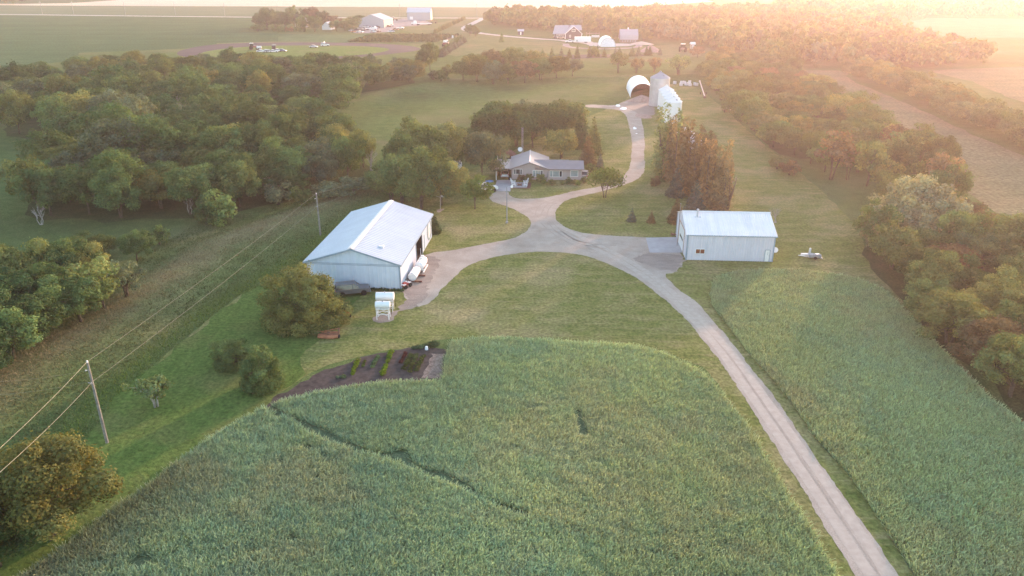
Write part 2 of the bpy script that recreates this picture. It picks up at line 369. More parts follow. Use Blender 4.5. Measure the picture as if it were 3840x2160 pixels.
# --- yard lawn, woodland floor
lawn = grass_mat('lawn_grass', (.098, .128, .034), (.152, .165, .056), (.208, .200, .084), (.275, .228, .125), big=.075, mid=.5, fine=2.4, streak=(.08, .9, 1, .12), bump=.8, pw=(.48, .70), worn=(.10, .65, 1, .12))
green = grass_mat('shade_tint_grass', (.075, .118, .030), (.095, .140, .038), (.122, .158, .046), (.145, .145, .055), big=.1, mid=.55, fine=2.4, streak=(.9, .12, 1, .9), bump=.9, pw=(.5, .7))  # darker greens: shade on the left slope put into the colour
sheet('lawn', [(2120,1560),(1905,1120),(1800,940),(1660,880),(1280,845),(1125,850),(1030,872),(960,880),(890,898),(800,925),(700,990),(560,1070),(420,1190),(330,1250),(240,1312),(150,1380),(60,1440),(-80,1520),(-80,1400),(120,1235),(215,1120),(300,1000),(430,880),(600,745),(690,705),(780,655),(850,590),(900,552),(960,520),(1060,480),(1180,430),(1290,380),(1480,292),(1560,262),(1600,225),(1740,205),(1830,280),(1905,350),(2000,425),(2090,500),(2165,590),(2180,650),(2260,745),(2600,1110),(2600,1600)], .006, lawn, .3, 1.2, 1)
sheet('lawn_shade_tint', [(560,1070),(420,1190),(330,1250),(240,1312),(150,1380),(60,1440),(-80,1520),(-80,1400),(120,1235),(215,1120),(300,1000),(430,880),(600,745),(690,705),(790,660),(900,720),(870,830),(780,880),(720,960),(690,1000)], .012, green, .9, 1.5, 1)  # overlay painting the shade that lies across the slope's lawn
wf = grass_mat('woodland_floor', (.05, .06, .026), (.07, .08, .034), (.09, .09, .042), (.10, .085, .05), big=.1, mid=.4, fine=3, bump=.9)
LWOOD = [(0,330),(0,268),(60,232),(150,195),(205,180),(330,172),(560,168),(760,172),(930,176),(1000,185),(1055,205),(985,235),(930,252),(878,290),(830,312),(905,350),(900,372),(950,425),(915,440),(770,495),(640,525),(500,548),(300,556),(200,550),(95,552),(85,490),(150,450),(195,410),(130,368),(60,352)]
sheet('woodland_floor', LWOOD, .02, wf, 1.5, 3, 1)
RWOOD = [(2180,655),(2172,600),(2215,560),(2330,545),(2420,575),(2500,640),(2576,700),(2760,800),(2760,1150),(2600,1090),(2500,985),(2400,905),(2330,840),(2270,750)]
sheet('woodland_ground', RWOOD, .02, wf, 1.0, 3, 1)
R1WOOD = [(1762,190),(1800,165),(1900,160),(1985,185),(2060,235),(2140,300),(2195,365),(2080,395),(1990,405),(1905,345),(1830,272)]
sheet('thicket_ground', R1WOOD, .02, wf, 1.2, 3, 1)

# --- gravel drive
t = NT('driveway_gravel')
c = t.ramp(t.noise(.35, 5, .65), [(.28, (.30, .252, .208)), (.72, (.42, .362, .305))])
c = t.mix(t.ramp(t.noise(.08, 5, .6), [(.55, (0, 0, 0)), (.75, (1, 1, 1))]), c, (.25, .206, .17))
f = t.noise(9, 3, .8); c = t.mix(1, c, t.ramp(f, [(.3, (.78, .78, .78)), (.7, (1.2, 1.2, 1.2))]), 'MULTIPLY'); t.bump(f, .6, .05)
gravel = t.fin(c, 1.0, .02)
t = NT('packed_dirt'); c = t.ramp(t.noise(.6, 5, .7, sc=(.5, 1.6, 1, .6)), [(.3, (.22, .178, .15)), (.7, (.32, .272, .235))]); f = t.noise(7, 3, .8)
c = t.mix(1, c, t.ramp(f, [(.3, (.75, .75, .75)), (.7, (1.2, 1.2, 1.2))]), 'MULTIPLY'); t.bump(f, .7, .08); dirt = t.fin(c, .95, .1)
DRIVE = [(2240,1600),(2150,1449),(2067,1309),(2007,1207),(1933,1097),(1893,1035),(1851,965),(1808,904),(1785,877),(1758,842),(1728,807),(1683,762),(1638,726),(1600,697),(1538,667),(1488,647),(1438,637),(1363,632),(1288,638),(1219,652),(1176,669),(1144,694),(1114,724),(1085,762),
 (1045,775),(1022,752),(1011,731),(1050,662),(1066,639),(1144,629),(1194,619),(1288,601),(1320,587),(1338,566),(1330,547),(1303,532),(1288,523),(1226,503),(1240,482),(1280,482),(1281,490),(1292,498),(1319,501),(1369,498),(1406,490),(1456,478),(1506,471),(1553,458),(1575,437),(1585,419),(1588,394),(1590,362),(1585,325),(1575,288),(1556,276),(1510,272),(1472,270),(1473,262),(1548,266),(1566,257),(1592,251),(1640,253),(1645,274),(1616,284),(1612,300),(1620,325),(1622,362),(1620,392),(1623,419),(1617,440),(1600,454),(1568,466),(1513,482),(1438,498),(1413,510),(1397,532),(1397,550),(1410,564),(1438,580),(1476,588),(1538,593),(1625,598),(1698,596),(1712,640),(1722,654),(1700,688),(1668,689),(1703,726),(1750,755),(1785,797),(1828,845),(1860,885),(1893,932),(1932,976),(1970,1030),(2007,1087),(2050,1147),(2105,1227),(2147,1284),(2207,1372),(2262,1449),(2360,1600)]
sheet('gravel_driveway', DRIVE, .018, gravel, .1, .4, 1)
sheet('dirt_apron', [(1012,731),(1048,664),(1066,644),(1095,645),(1105,665),(1090,690),(1082,715),(1078,745),(1040,772),(1000,786),(985,800),(945,806),(940,795),(995,783),(1030,752)], .024, dirt, .35, .4, 0)
sheet('dirt_pad', [(1600,640),(1634,640),(1718,640),(1722,655),(1700,686),(1660,680),(1610,660)], .024, dirt, .7, .5, 0)
sheet('dirt_lot', [(1560,268),(1592,253),(1640,253),(1650,276),(1640,296),(1616,300),(1606,284)], .024, dirt, .5, 1, 1)
sheet('concrete_pad', [(1624.5,598.5),(1706,597),(1718,636),(1634.5,636)], .05, M['concrete'], 0, 50, 0)
sheet('concrete_drive', [(1250,453),(1287,453),(1284,482),(1243,482)], .04, M['concrete'], 0, 50, 0)
rut = NT('wheel_rut'); rut = rut.fin(rut.ramp(rut.noise(1.5, 4), [(.3, (.28, .235, .196)), (.7, (.35, .298, .25))]), .95, .1)
lite = NT('packed_gravel'); lite = lite.fin(lite.ramp(lite.noise(1.5, 4), [(.3, (.345, .296, .248)), (.7, (.42, .365, .31))]), .95, .1)
ribbon('wheel_track', [(2190,1449),(2105,1320),(2030,1206),(1960,1098),(1895,1002),(1830,907),(1775,837),(1710,770),(1640,707),(1560,655),(1470,612),(1400,580)], .95, .023, lite, .04)
ribbon('wheel_track', [(2235,1449),(2150,1320),(2075,1210),(2000,1108),(1925,1002),(1858,907),(1795,837),(1727,768),(1655,703),(1575,650),(1480,605),(1410,570)], .95, .023, lite, .04)
ribbon('wheel_rut', [(2213,1449),(2127,1320),(2052,1208),(1980,1103),(1910,1002),(1845,907)], .16, .028, rut, .05)
for k, dx in enumerate((0, 16, 30)):
    ribbon('wheel_rut', [(1345+dx,545),(1352+dx,520),(1372+dx*1.2,507),(1430+dx,493-dx*.05)], .22, .023, rut, .08)
    ribbon('wheel_rut', [(1360+dx,560),(1385+dx,585),(1430+dx,612),(1490+dx*2,636-dx*.6)], .2, .023, rut, .08)
# --- kitchen garden
sheet('garden_soil', [(1128,882),(1060,873),(1030,878),(957,888),(894,905),(819,931),(757,962),(694,1002),(664,1028),(720,1035),(800,1010),(884,990),(969,975),(1116,975)], .02, M['darksoil'], .35, .7, 0)
sheet('straw_strip', [(1120,890),(1085,890),(1062,950),(1108,952)], .03, grass_mat('straw', (.17, .13, .11), (.22, .17, .145), (.27, .21, .175), (.12, .09, .08), big=.8, mid=2, fine=6), .2, .6, 0)

# ------------------------------------------------------------------ standing crop, tufts (uncountable)
def blades(name, poly, dens, h, w, lean, colf, z0=0.0, keep=None, step=None, hf=None):
    P = np.array([p[:2] for p in poly]); lo, hi = P.min(0), P.max(0); A = np.prod(hi - lo)
    cnt = int(A * dens); x = NR.uniform(lo[0], hi[0], cnt); y = NR.uniform(lo[1], hi[1], cnt)
    # only what stands within reach of the view (a wide margin round the frame)
    k = inside(x, y, P) & (np.abs(x) < (y + 6) * .78 + 10)
    x, y = x[k], y[k]
    if keep is not None: k = keep(x, y); x, y = x[k], y[k]
    n = len(x); a = NR.uniform(0, 2 * np.pi, n); hh = h * NR.uniform(.65, 1.2, n) * (hf(x, y) if hf else 1); ll = NR.uniform(.1, lean, n)
    dx, dy = np.cos(a) * ll * hh, np.sin(a) * ll * hh; b = a + NR.uniform(.9, 2.2, n); wx, wy = np.cos(b) * w / 2 * NR.uniform(.6, 1.5, n), np.sin(b) * w / 2 * NR.uniform(.6, 1.5, n)
    zb = (zt(x, y) if z0 is None else np.full(n, z0))
    V = np.stack([np.c_[x - wx, y - wy, zb], np.c_[x + wx, y + wy, zb], np.c_[x + dx + wx * .45, y + dy + wy * .45, zb + hh], np.c_[x + dx - wx * .45, y + dy - wy * .45, zb + hh * .96]], 1).reshape(-1, 3)
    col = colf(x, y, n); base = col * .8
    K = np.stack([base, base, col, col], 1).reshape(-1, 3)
    me = qmesh(name, V, np.arange(n * 4).reshape(-1, 4), M['blade'], K); return link(name, me)
def cropcol(x, y, n):
    u = vnoise(x, y, .8, 11) * .5 + vnoise(x, y, 4, 12) * .5; g = vnoise(x, y, 14, 14); q = NR.random(n)
    blue = np.array([.265, .395, .262]); grn = np.array([.365, .450, .225]); tan = np.array([.44, .385, .225])
    u = np.clip(u + np.clip((x + 4) / 45, -.25, .35), 0, 1); c = blue[None] * (1 - u[:, None]) + grn[None] * u[:, None]
    s = np.clip((vnoise(x, y, 9, 15) * .6 + vnoise(x, y, 2.2, 17) * .4 - .52) * 4 + np.where(q > .93, .8, 0), 0, 1)[:, None] * .36
    c = c * (1 - s) + tan * s
    edge = np.clip(1 - seg_dist(x, y, EDGE) / 7, 0, 1)[:, None] * .6; c = c * (1 - edge) + np.array([.16, .145, .085]) * edge
    return c * (NR.uniform(.6, 1.35, n) * (.85 + .3 * g))[:, None]
EDGE = [gflat(*p) for p in ((60,1470),(150,1400),(240,1330),(320,1275),(400,1220))]
F1 = [(60,1449),(75,1442),(155,1387),(240,1319),(312,1267),(380,1222),(437,1172),(537,1102),(610,1058),(669,1027),(706,1013),(794,992),(884,976),(969,964),(1111,962),(1121,900),(1136,862),(1200,855),(1288,854),(1473,865),(1598,873),(1658,888),(1700,905),(1750,930),(1788,960),(1845,1033),(1888,1088),(1932,1160),(1992,1263),(2044,1338),(2104,1449),(2200,1620),(-150,1620)]
F2 = [(2330,1560),(2302,1449),(2207,1302),(2132,1192),(2050,1102),(1995,1020),(1932,943),(1876,880),(1825,813),(1790,767),(1786,745),(1792,717),(1802,702),(1830,691),(1880,682),(1930,681),(2020,683),(2107,695),(2157,705),(2220,730),(2245,753),(2282,790),(2322,831),(2362,878),(2420,938),(2495,1008),(2576,1073),(2760,1230),(2760,1600)]
RUTS = [gflat(*p) for p in ((680,1030),(730,1052),(790,1083),(850,1112),(905,1137),(960,1146),(1000,1152),(1040,1175),(1100,1196),(1160,1222),(1215,1258),(1260,1275),(1330,1300))]
SLIT = [gflat(*p) for p in ((1452,1038),(1460,1062),(1464,1095))]
HOLES = [(gflat(*p), r) for p, r in (((775,1130), .9), ((800,1205), .7), ((885,1245), .5), ((1000,1150), 1.0), ((352,1420), .8), ((700,1050), 1.2), ((1560,1120), .3), ((820,1150), .6), ((735,1360), .5), ((1100,1080), .3))]
def keep1(x, y):
    wv = vnoise(x, y, 2.5, 21); k = seg_dist(x, y, RUTS) > .05 + wv * .7
    k &= seg_dist(x, y, SLIT) > .3 + .35 * wv
    for p, r in HOLES: k &= np.hypot(x - p[0], y - p[1]) > r * (.3 + .9 * wv)
    k &= vnoise(x, y, .9, 31) * .6 + NR.random(len(x)) * .6 > .2
    return k
W1, W2 = [gp(*p) for p in F1], [gp(*p) for p in F2]
def hf(x, y): return .74 + .42 * vnoise(x, y, .5, 41) + .2 * vnoise(x, y, 1.6, 43) + .15 * vnoise(x, y, 6, 42)
crop_base = grass_mat('crop_floor', (.085, .115, .065), (.115, .155, .085), (.14, .18, .095), (.12, .12, .07), big=.1, mid=.8, fine=5)
sheet('crop_ground', F1, .03, crop_base, .1, 1.0, 0); sheet('crop_ground', F2, .03, crop_base, .1, 1.0, 0)
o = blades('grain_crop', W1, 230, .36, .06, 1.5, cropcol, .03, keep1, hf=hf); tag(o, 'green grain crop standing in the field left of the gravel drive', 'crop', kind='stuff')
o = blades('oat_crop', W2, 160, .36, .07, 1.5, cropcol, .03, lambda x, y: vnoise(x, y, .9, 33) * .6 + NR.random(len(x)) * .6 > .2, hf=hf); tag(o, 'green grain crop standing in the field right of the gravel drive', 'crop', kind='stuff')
def meadowcol(x, y, n):
    d = np.clip(1.2 - seg_dist(x, y, DITCH) / 2.4, 0, 1)[:, None]; e = np.clip(1.2 - (seg_dist(x, y, CREST)) / 5, 0, 1)[:, None]
    c = np.array([.115, .135, .058]) * (1 - d) + np.array([.135, .19, .045]) * d; c = c * (1 - e * .8) + np.array([.25, .205, .125]) * e * .8
    return c * NR.uniform(.55, 1.4, n)[:, None]
MEAD = [gp(*p) for p in ((-150,1480),(60,1245),(205,1125),(290,1005),(420,890),(590,750),(680,708),(770,660),(850,592),(935,520),(985,470),(880,455),(700,520),(500,560),(330,660),(180,800),(0,930),(-200,1050))]
o = blades('rough_grass', MEAD, 30, .20, .07, 1.6, meadowcol, None, lambda x, y: (vnoise(x, y, 1.2, 51) * .5 + NR.random(len(x)) * .5 + np.clip(1 - seg_dist(x, y, DITCH) / 3, 0, .6) > .4)); tag(o, 'rough unmown grass and weeds along the dike and its ditch', 'grass', kind='stuff')
# ------------------------------------------------------------------ buildings
def zc(ox, oy, k):
    return lambda x, y: ((ox + k * x) / S, (oy + k * y) / S)
def k4(x, y): return (x / S, y / S)
def to_local(root, p):
    v = Vector(p) - root.location; return Matrix.Rotation(-root.rotation_euler.z, 3, 'Z') @ v

# --- big pale steel barn, long side running away from the viewer
fr = Vector(gflat(*k4(1503.7, 1089))); br = Vector(gflat(*k4(1619.4, 889)))
BL = (br - fr).length; d = (br - fr).normalized(); bw = 13.3; bh = 4.0
lx = Vector((-d.y, d.x, 0)); org = fr + lx * bw                      # front-left corner; local x to the right, local y away
barn = thing('steel_barn', 'big pale blue steel barn with gable roof and dark open doorway beside the propane tanks', 'barn', org, math.atan2(-lx.y, -lx.x))
rh = 6.05
def bpt(x, y): return to_local(barn, on_plane(x, y, fr, (-lx.x, -lx.y, 0)))      # on the long right wall
z2 = zc(1180, 740, .18634)
dl, dr = bpt(*z2(2025, 930)), bpt(*z2(2168, 1090)); dtop = 3.55
w = MB(); top = lambda t: bh + (rh - bh) * (1 - abs(2 * t - 1))
w.ribs((0, 0, 0), (bw, 0, 0), (0, -1, 0), top, step=.6)
w.ribs((bw, BL, 0), (-bw, 0, 0), (0, 1, 0), top, step=.6); w.ribs((0, BL, 0), (0, -BL, 0), (-1, 0, 0), lambda t: bh, step=.6)
w.ribs((bw, 0, 0), (0, dl.y, 0), (1, 0, 0), lambda t: bh, step=.6); w.ribs((bw, dr.y, 0), (0, BL - dr.y, 0), (1, 0, 0), lambda t: bh, step=.6)
w.ribs((bw, dl.y, 0), (0, dr.y - dl.y, 0), (1, 0, 0), lambda t: bh, lambda t: dtop, step=.6)
w.build('wall', M['barnwall'], barn)
r = MB(); ov = .35; sl = math.hypot(bw / 2, rh - bh); e = ov
for sx in (1, -1):
    up = Vector((-sx * bw / 2, 0, rh - bh)).normalized(); nrm = Vector((sx * (rh - bh), 0, bw / 2)).normalized()
    o = Vector((bw / 2 + sx * bw / 2, -ov, bh + .06)) - up * e
    r.ribs(o, (0, BL + 2 * ov, 0), nrm, lambda t: sl + e, up=up, step=.6, h=.04)
rf = r.build('roof', M['barnroof'], barn)
m = MB(); m.add([(bw/2-.45,-ov-.02,rh+.03),(bw/2,-ov-.02,rh+.17),(bw/2+.45,-ov-.02,rh+.03),(bw/2-.45,BL+ov+.02,rh+.03),(bw/2,BL+ov+.02,rh+.17),(bw/2+.45,BL+ov+.02,rh+.03)],[(0,1,4,3),(1,2,5,4)]); m.build('ridge_cap', M['ridge'], rf)
m = MB(); m.box(9.6,10.3,3.2,3.75,bh+(rh-bh)*(1-abs(9.95-bw/2)/(bw/2))+.02,bh+(rh-bh)*(1-abs(9.95-bw/2)/(bw/2))+.3); m.build('roof_vent', M['plastic'], rf, bevel=.04)
m = MB()
for sx in (0, 1):
    x0, x1 = (0 - ov, bw / 2) if not sx else (bw / 2, bw + ov); za, zb = (bh - .1, rh + .02) if not sx else (rh + .02, bh - .1)
    m.add([(x0,-ov-.05,za-.22),(x1,-ov-.05,zb-.22),(x1,-ov-.05,zb+.02),(x0,-ov-.05,za+.02),(x0,-ov,za-.22),(x1,-ov,zb-.22),(x1,-ov,zb+.02),(x0,-ov,za+.02)],[(0,1,2,3),(4,7,6,5),(0,4,5,1),(2,6,7,3)])
m.box(bw-.14,bw+.09,-.09,.0,0,bh-.05); m.box(bw+.04,bw+.1,0,.14,0,bh); m.box(-.02,.14,-.09,0,0,bh-.05)
m.box(bw+.3,bw+.38,-ov,BL+ov,bh-.28,bh-.1); m.box(.1,bw-.1,-.075,-.045,bh-.42,bh-.36); m.box(.1,bw-.1,-.075,-.045,bh-.24,bh-.18)
m.build('trim', M['trim'], barn)
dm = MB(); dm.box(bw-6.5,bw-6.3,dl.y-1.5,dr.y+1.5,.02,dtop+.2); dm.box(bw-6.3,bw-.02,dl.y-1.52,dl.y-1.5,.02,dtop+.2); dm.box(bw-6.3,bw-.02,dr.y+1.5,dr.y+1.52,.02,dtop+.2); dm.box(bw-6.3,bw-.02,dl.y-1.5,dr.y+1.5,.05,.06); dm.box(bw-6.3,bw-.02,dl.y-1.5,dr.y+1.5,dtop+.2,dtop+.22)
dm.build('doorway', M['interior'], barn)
dm = MB(); dm.box(bw+.02,bw+.12,dr.y-.25,dr.y,0,dtop); dm.box(bw+.02,bw+.12,dl.y,dl.y+.08,0,dtop); dm.box(bw+.02,bw+.2,dl.y-.5,dr.y+3.4,dtop,dtop+.12); dm.box(bw+.06,bw+.13,dr.y+1.3,dr.y+1.45,.2,2.6); dm.build('door_frame', M['trim'], barn)
ec = bpt(*z2(2300, 695)); ring = MB(); n = 48; cy, cz, ro = ec.y, 2.02, 1.72
def disc(mb, x, r0, r1, cy, cz, n=48):
    vs = []
    for k in range(n):
        t = 2 * math.pi * k / n
        for rr in (r0, r1): vs += [(x, cy + rr * math.cos(t), cz + rr * math.sin(t)), (x + .05, cy + rr * math.cos(t), cz + rr * math.sin(t))]
    fs = []
    for k in range(n):
        a, b = 4 * k, 4 * ((k + 1) % n); fs += [(a+1,a+3,b+3,b+1),(a,b,b+2,a+2),(a,a+1,b+1,b),(a+2,b+2,b+3,a+3)]
    mb.add(vs, fs)
disc(ring, bw + .045, 1.42, ro, cy, cz); em = ring.build('emblem_ring', solid('emblem', (.24, .32, .30), .6), barn)
a = MB(); a.prism([(cy-.85,.95),(cy-.5,.95),(cy-.5,2.3),(cy+.45,2.3),(cy+.45,1.25),(cy+.8,1.25),(cy+.8,2.45),(cy+.5,2.85),(cy-.5,2.85),(cy-.85,2.45)], bw+.05, bw+.1, axis='x'); a.box(bw+.05,bw+.09,cy-.35,cy+.35,1.15,2.1); a.build('emblem_mark', M['white'], em)

# --- right shed
A = Vector(gflat(*k4(2571.5, 974))); B = Vector(gflat(*k4(2895, 981.5))); Cc = Vector(gflat(*k4(2537, 884)))
SL = (B - A).length; ux = (B - A).normalized(); uy = Vector((-ux.y, ux.x, 0)); SD = (Cc - A).dot(uy); sh = 4.15
shed = thing('metal_shed', 'white roofed metal shed with ribbed pale walls and small dark window by the concrete pad', 'shed', A, math.atan2(ux.y, ux.x))
srh = height_at(A + uy * SD / 2, *k4(2543, 790)) - .05
def spt(x, y): return to_local(shed, on_plane(x, y, A, (-uy.x, -uy.y, 0)))
z5 = zc(2480, 760, .24845)
w = MB(); top = lambda t: sh + (srh - sh) * (1 - abs(2 * t - 1))
w.ribs((0, 0, 0), (SL, 0, 0), (0, -1, 0), lambda t: sh, step=.36, h=.06); w.ribs((SL, SD, 0), (-SL, 0, 0), (0, 1, 0), lambda t: sh, step=.32)
w.ribs((SL, 0, 0), (0, SD, 0), (1, 0, 0), top, step=.32)
oy0, oy1, oz = 3.0, SD - 3.2, 3.7
w.ribs((0, SD, 0), (0, -(SD - oy1), 0), (-1, 0, 0), lambda t: sh + (srh - sh) * (2 * (t * (SD - oy1)) / SD), step=.32)
w.ribs((0, oy0, 0), (0, -oy0, 0), (-1, 0, 0), lambda t: sh + (srh - sh) * (2 * (oy0 * (1 - t)) / SD), step=.32)
w.ribs((0, oy1, 0), (0, -(oy1 - oy0), 0), (-1, 0, 0), lambda t: sh + (srh - sh) * (1 - abs(2 * (oy1 - t * (oy1 - oy0)) / SD - 1)), lambda t: oz, step=.32)
w.build('wall', M['shedwall'], shed)
r = MB(); sl = math.hypot(SD / 2, srh - sh)
for sy in (-1, 1):
    up = Vector((0, -sy * SD / 2, srh - sh)).normalized(); nrm = Vector((0, sy * (srh - sh), SD / 2)).normalized(); y0 = 0 if sy < 0 else SD
    r.ribs(Vector((-.3, y0, sh + .05)) - up * .25, (SL + .6, 0, 0), nrm, lambda t: sl + .25, up=up, step=.36, h=.08)
rf = r.build('roof', M['shedroof'], shed)
m = MB(); m.add([(-.32,SD/2-.25,srh+.08),(-.32,SD/2,srh+.16),(-.32,SD/2+.25,srh+.08),(SL+.32,SD/2-.25,srh+.08),(SL+.32,SD/2,srh+.16),(SL+.32,SD/2+.25,srh+.08)],[(0,1,4,3),(1,2,5,4)]); m.build('ridge_cap', M['white'], rf)
m = MB(); m.lathe([(.13, srh-.6), (.13, srh+.75), (.22, srh+.75), (.05, srh+.95)], 12, Matrix.Translation((1.9, SD/2-1.4, 0))); m.cbox((1.9,SD/2-1.4,srh-.42),(1.1,.4,.06)); m.build('chimney_pipe', M['galv'], rf, smooth=True)
for b_ in ((-.06,.12,-.1,-.045,0,sh-.02),(-.1,-.062,-.05,.12,0,sh-.02),(SL-.12,SL+.06,-.1,-.045,0,sh-.02),(SL+.062,SL+.1,0,.12,0,sh-.02),(-.1,-.045,SD-.1,SD+.03,0,sh-.02)): m = MB(); m.box(*b_); m.build('corner_trim', M['trim'], shed)
m = MB(); m.box(-.3,SL+.3,-.27,-.2,sh-.16,sh-.03); m.build('gutter', M['trim'], shed)
p0, p1 = spt(*z5(517, 762)), spt(*z5(652, 702))
f = MB(); x0, x1, za, zb = p0.x, p1.x, p0.z, p1.z
f.box(x0-.06,x1+.06,-.12,-.05,za-.07,za); f.box(x0-.06,x1+.06,-.12,-.05,zb,zb+.07); f.box(x0-.06,x0,-.12,-.05,za,zb); f.box(x1,x1+.06,-.12,-.05,za,zb); f.box((x0+x1)/2-.03,(x0+x1)/2+.03,-.12,-.05,za,zb)
wn = f.build('window', M['white'], shed); g = MB(); g.box(x0,x1,-.085,-.05,za,zb); g.build('pane', solid('brownpane', (.16, .055, .03), .15, .6), wn)  # pane in a reddish brown tone
p0, p1 = spt(*z5(1545, 882)), spt(*z5(1640, 716)); x0, x1, zb = p0.x + .05, p1.x - .02, p1.z
f = MB(); f.box(x0-.08,x0,-.12,-.045,0,zb+.08); f.box(x1,x1+.08,-.12,-.045,0,zb+.08); f.box(x0,x1,-.12,-.045,zb,zb+.08); df = f.build('door_frame', M['trim'], shed)
g = MB(); g.box(x0,x1,-.09,-.045,.05,zb); dd = g.build('door', M['white'], shed); g = MB(); g.box(x0+.35,x1-.25,-.1,-.088,1.1,1.6); g.build('pane', M['paleglass'], dd); g = MB(); g.cbox((x1-.1,-.12,1.0),(.06,.08,.06)); g.build('handle', M['steel'], dd)
g = MB(); g.box(-.06,-.02,oy0,oy1,.05,oz); od = g.build('overhead_door', M['white'], shed); g = MB(); g.box(-.075,-.06,oy0+1,oy1-1,1.55,1.95); g.build('pane', M['glass'], od)
g = MB(); g.box(-.12,-.05,oy1,oy1+.3,0,oz+.15); g.box(-.12,-.05,oy0-.15,oy0,0,oz+.15); g.box(-.12,-.05,oy0,oy1,oz,oz+.15); g.build('door_frame', solid('woodframe', (.42, .30, .24), .7), shed)
q = thing('satellite_dish', 'small white round dish fixed to the right corner of the metal shed', 'dish', A + ux * (SL + .12) + uy * .9 + Vector((0, 0, 1.6)), math.atan2(ux.y, ux.x))
g = MB(); g.lathe([(.02,0),(.25,.04),(.42,.12),(.44,.13),(.25,.07),(.02,.03)], 20, Matrix.Translation((.35,0,0)) @ Matrix.Rotation(R(60), 4, 'X')); g.build('bowl', M['white'], q, smooth=True); g = MB(); g.tube([(0,0,0),(.35,0,0)], .03); g.build('bracket', M['steel'], q)
q = thing('flag_pole', 'thin pale pole at the back left corner of the metal shed', 'pole', A + uy * (SD / 2 + .6) - ux * .5); g = MB(); g.tube([(0,0,0),(0,0,srh+1.1)], .045, 8); g.build('shaft', M['pole'], q); g = MB(); g.cbox((0,0,srh+1.12),(.12,.12,.06)); g.build('cap', M['steel'], q)
# debris by the shed's back left corner
q = thing('rubble_heap', 'small reddish heap of scrap at the far corner of the concrete pad', 'scrap', gv(1697, 591)); g = MB()
for i in range(9): g.cbox((random.uniform(-.6,.6),random.uniform(-.5,.5),random.uniform(.08,.35)),(random.uniform(.2,.6),random.uniform(.1,.5),random.uniform(.1,.3)),Matrix.Rotation(random.uniform(0,3),4,'Z'))
g.build('scrap_pieces', M['rust'], q, bevel=.02)

# --- farm house
HR = R(-2.0); ho = Vector(gflat(*k4(1918.8, 673))); house = thing('farmhouse', 'tan bungalow with brown metal roof, carport and white framed windows', 'house', ho, HR)
hx = zc(1780, 540, .18634); hn = (math.sin(HR), -math.cos(HR), 0)
def hpt(x, y): return to_local(house, on_plane(*hx(x, y), ho, hn))
eh = 2.45; gw = 7.55; gd = 10.2; rz_ = 3.75; wx = 11.9; ex = 14.9; wd = 5.6
w = MB(); w.prism([(0,0),(gw,0),(gw,eh),(gw/2,rz_-.08),(0,eh)], 0, gd); w.box(gw,wx,.02,wd,0,eh); w.box(wx,ex,.18,wd-.4,0,eh-.05); w.build('wall', M['housewall'], house)
def slab(mb, pts, th=.14):
    n = Vector(pts[1]) - Vector(pts[0]); k = Vector(pts[-1]) - Vector(pts[0]); nn = n.cross(k).normalized()
    if nn.z < 0: nn = -nn
    lo = [Vector(p) for p in pts]; hi = [p + nn * th for p in lo]; c = len(pts)
    mb.add(lo + hi, [tuple(range(c)), tuple(range(2*c-1, c-1, -1))] + [(i, (i+1)%c, (i+1)%c+c, i+c) for i in range(c)])
r = MB(); o = .55; dz = (rz_ - eh) / (gw / 2); lo = eh - dz * .45
slab(r, [(-.45,-o,lo),(gw/2,-o,rz_),(gw/2,gd+o,rz_),(-.45,gd+o,lo)]); slab(r, [(gw+.45,-o,lo),(gw/2,-o,rz_),(gw/2,gd+o,rz_),(gw+.45,gd+o,lo)])
wr = 3.55; slab(r, [(gw/2+1.2,-o+.05,eh-.12),(wx+.25,-o+.05,eh-.12),(wx+.25,wd/2,wr),(gw/2+.9,wd/2,wr)]); slab(r, [(gw/2+1,wd+o,eh-.12),(wx+.25,wd+o,eh-.12),(wx+.25,wd/2,wr),(gw/2+1,wd/2,wr)])
slab(r, [(wx+.26,-.4,eh-.14),(ex+.4,-.4,eh-.14),(ex+.4,wd/2-.1,wr-.1),(wx+.26,wd/2-.1,wr-.1)]); slab(r, [(wx+.26,wd+.1,eh-.14),(ex+.4,wd+.1,eh-.14),(ex+.4,wd/2-.1,wr-.1),(wx+.26,wd/2-.1,wr-.1)])
g = MB(); g.prism([(wd/2,wr),(.18,eh),(wd-.4,eh)], ex-.02, ex, axis='x')
hr = r.build('roof', M['houseroof'], house); g.build('gable_end', M['housewall'], house)
g = MB(); g.tube([(gw/2,-o-.02,rz_+.14),(gw/2,gd+o,rz_+.14)], .14, 6); g.build('ridge_cap', solid('ridgetan', (.52, .44, .43), .5), hr)
g = MB()
for x0, z0, x1, z1 in ((-.45,lo,gw/2,rz_),(gw/2,rz_,gw+.45,lo)): g.add([(x0,-o-.04,z0-.16),(x1,-o-.04,z1-.16),(x1,-o-.04,z1+.1),(x0,-o-.04,z0+.1),(x0,-o-.01,z0-.16),(x1,-o-.01,z1-.16),(x1,-o-.01,z1+.1),(x0,-o-.01,z0+.1)],[(0,1,2,3),(4,7,6,5),(0,4,5,1),(3,2,6,7)])
g.box(gw+.4,wx+.25,-o-.01,-o+.05,eh-.2,eh-.02); g.box(wx+.26,ex+.4,-.45,-.4,eh-.24,eh-.06); g.build('fascia', solid('fascia', (.22,.19,.185), .6), hr)
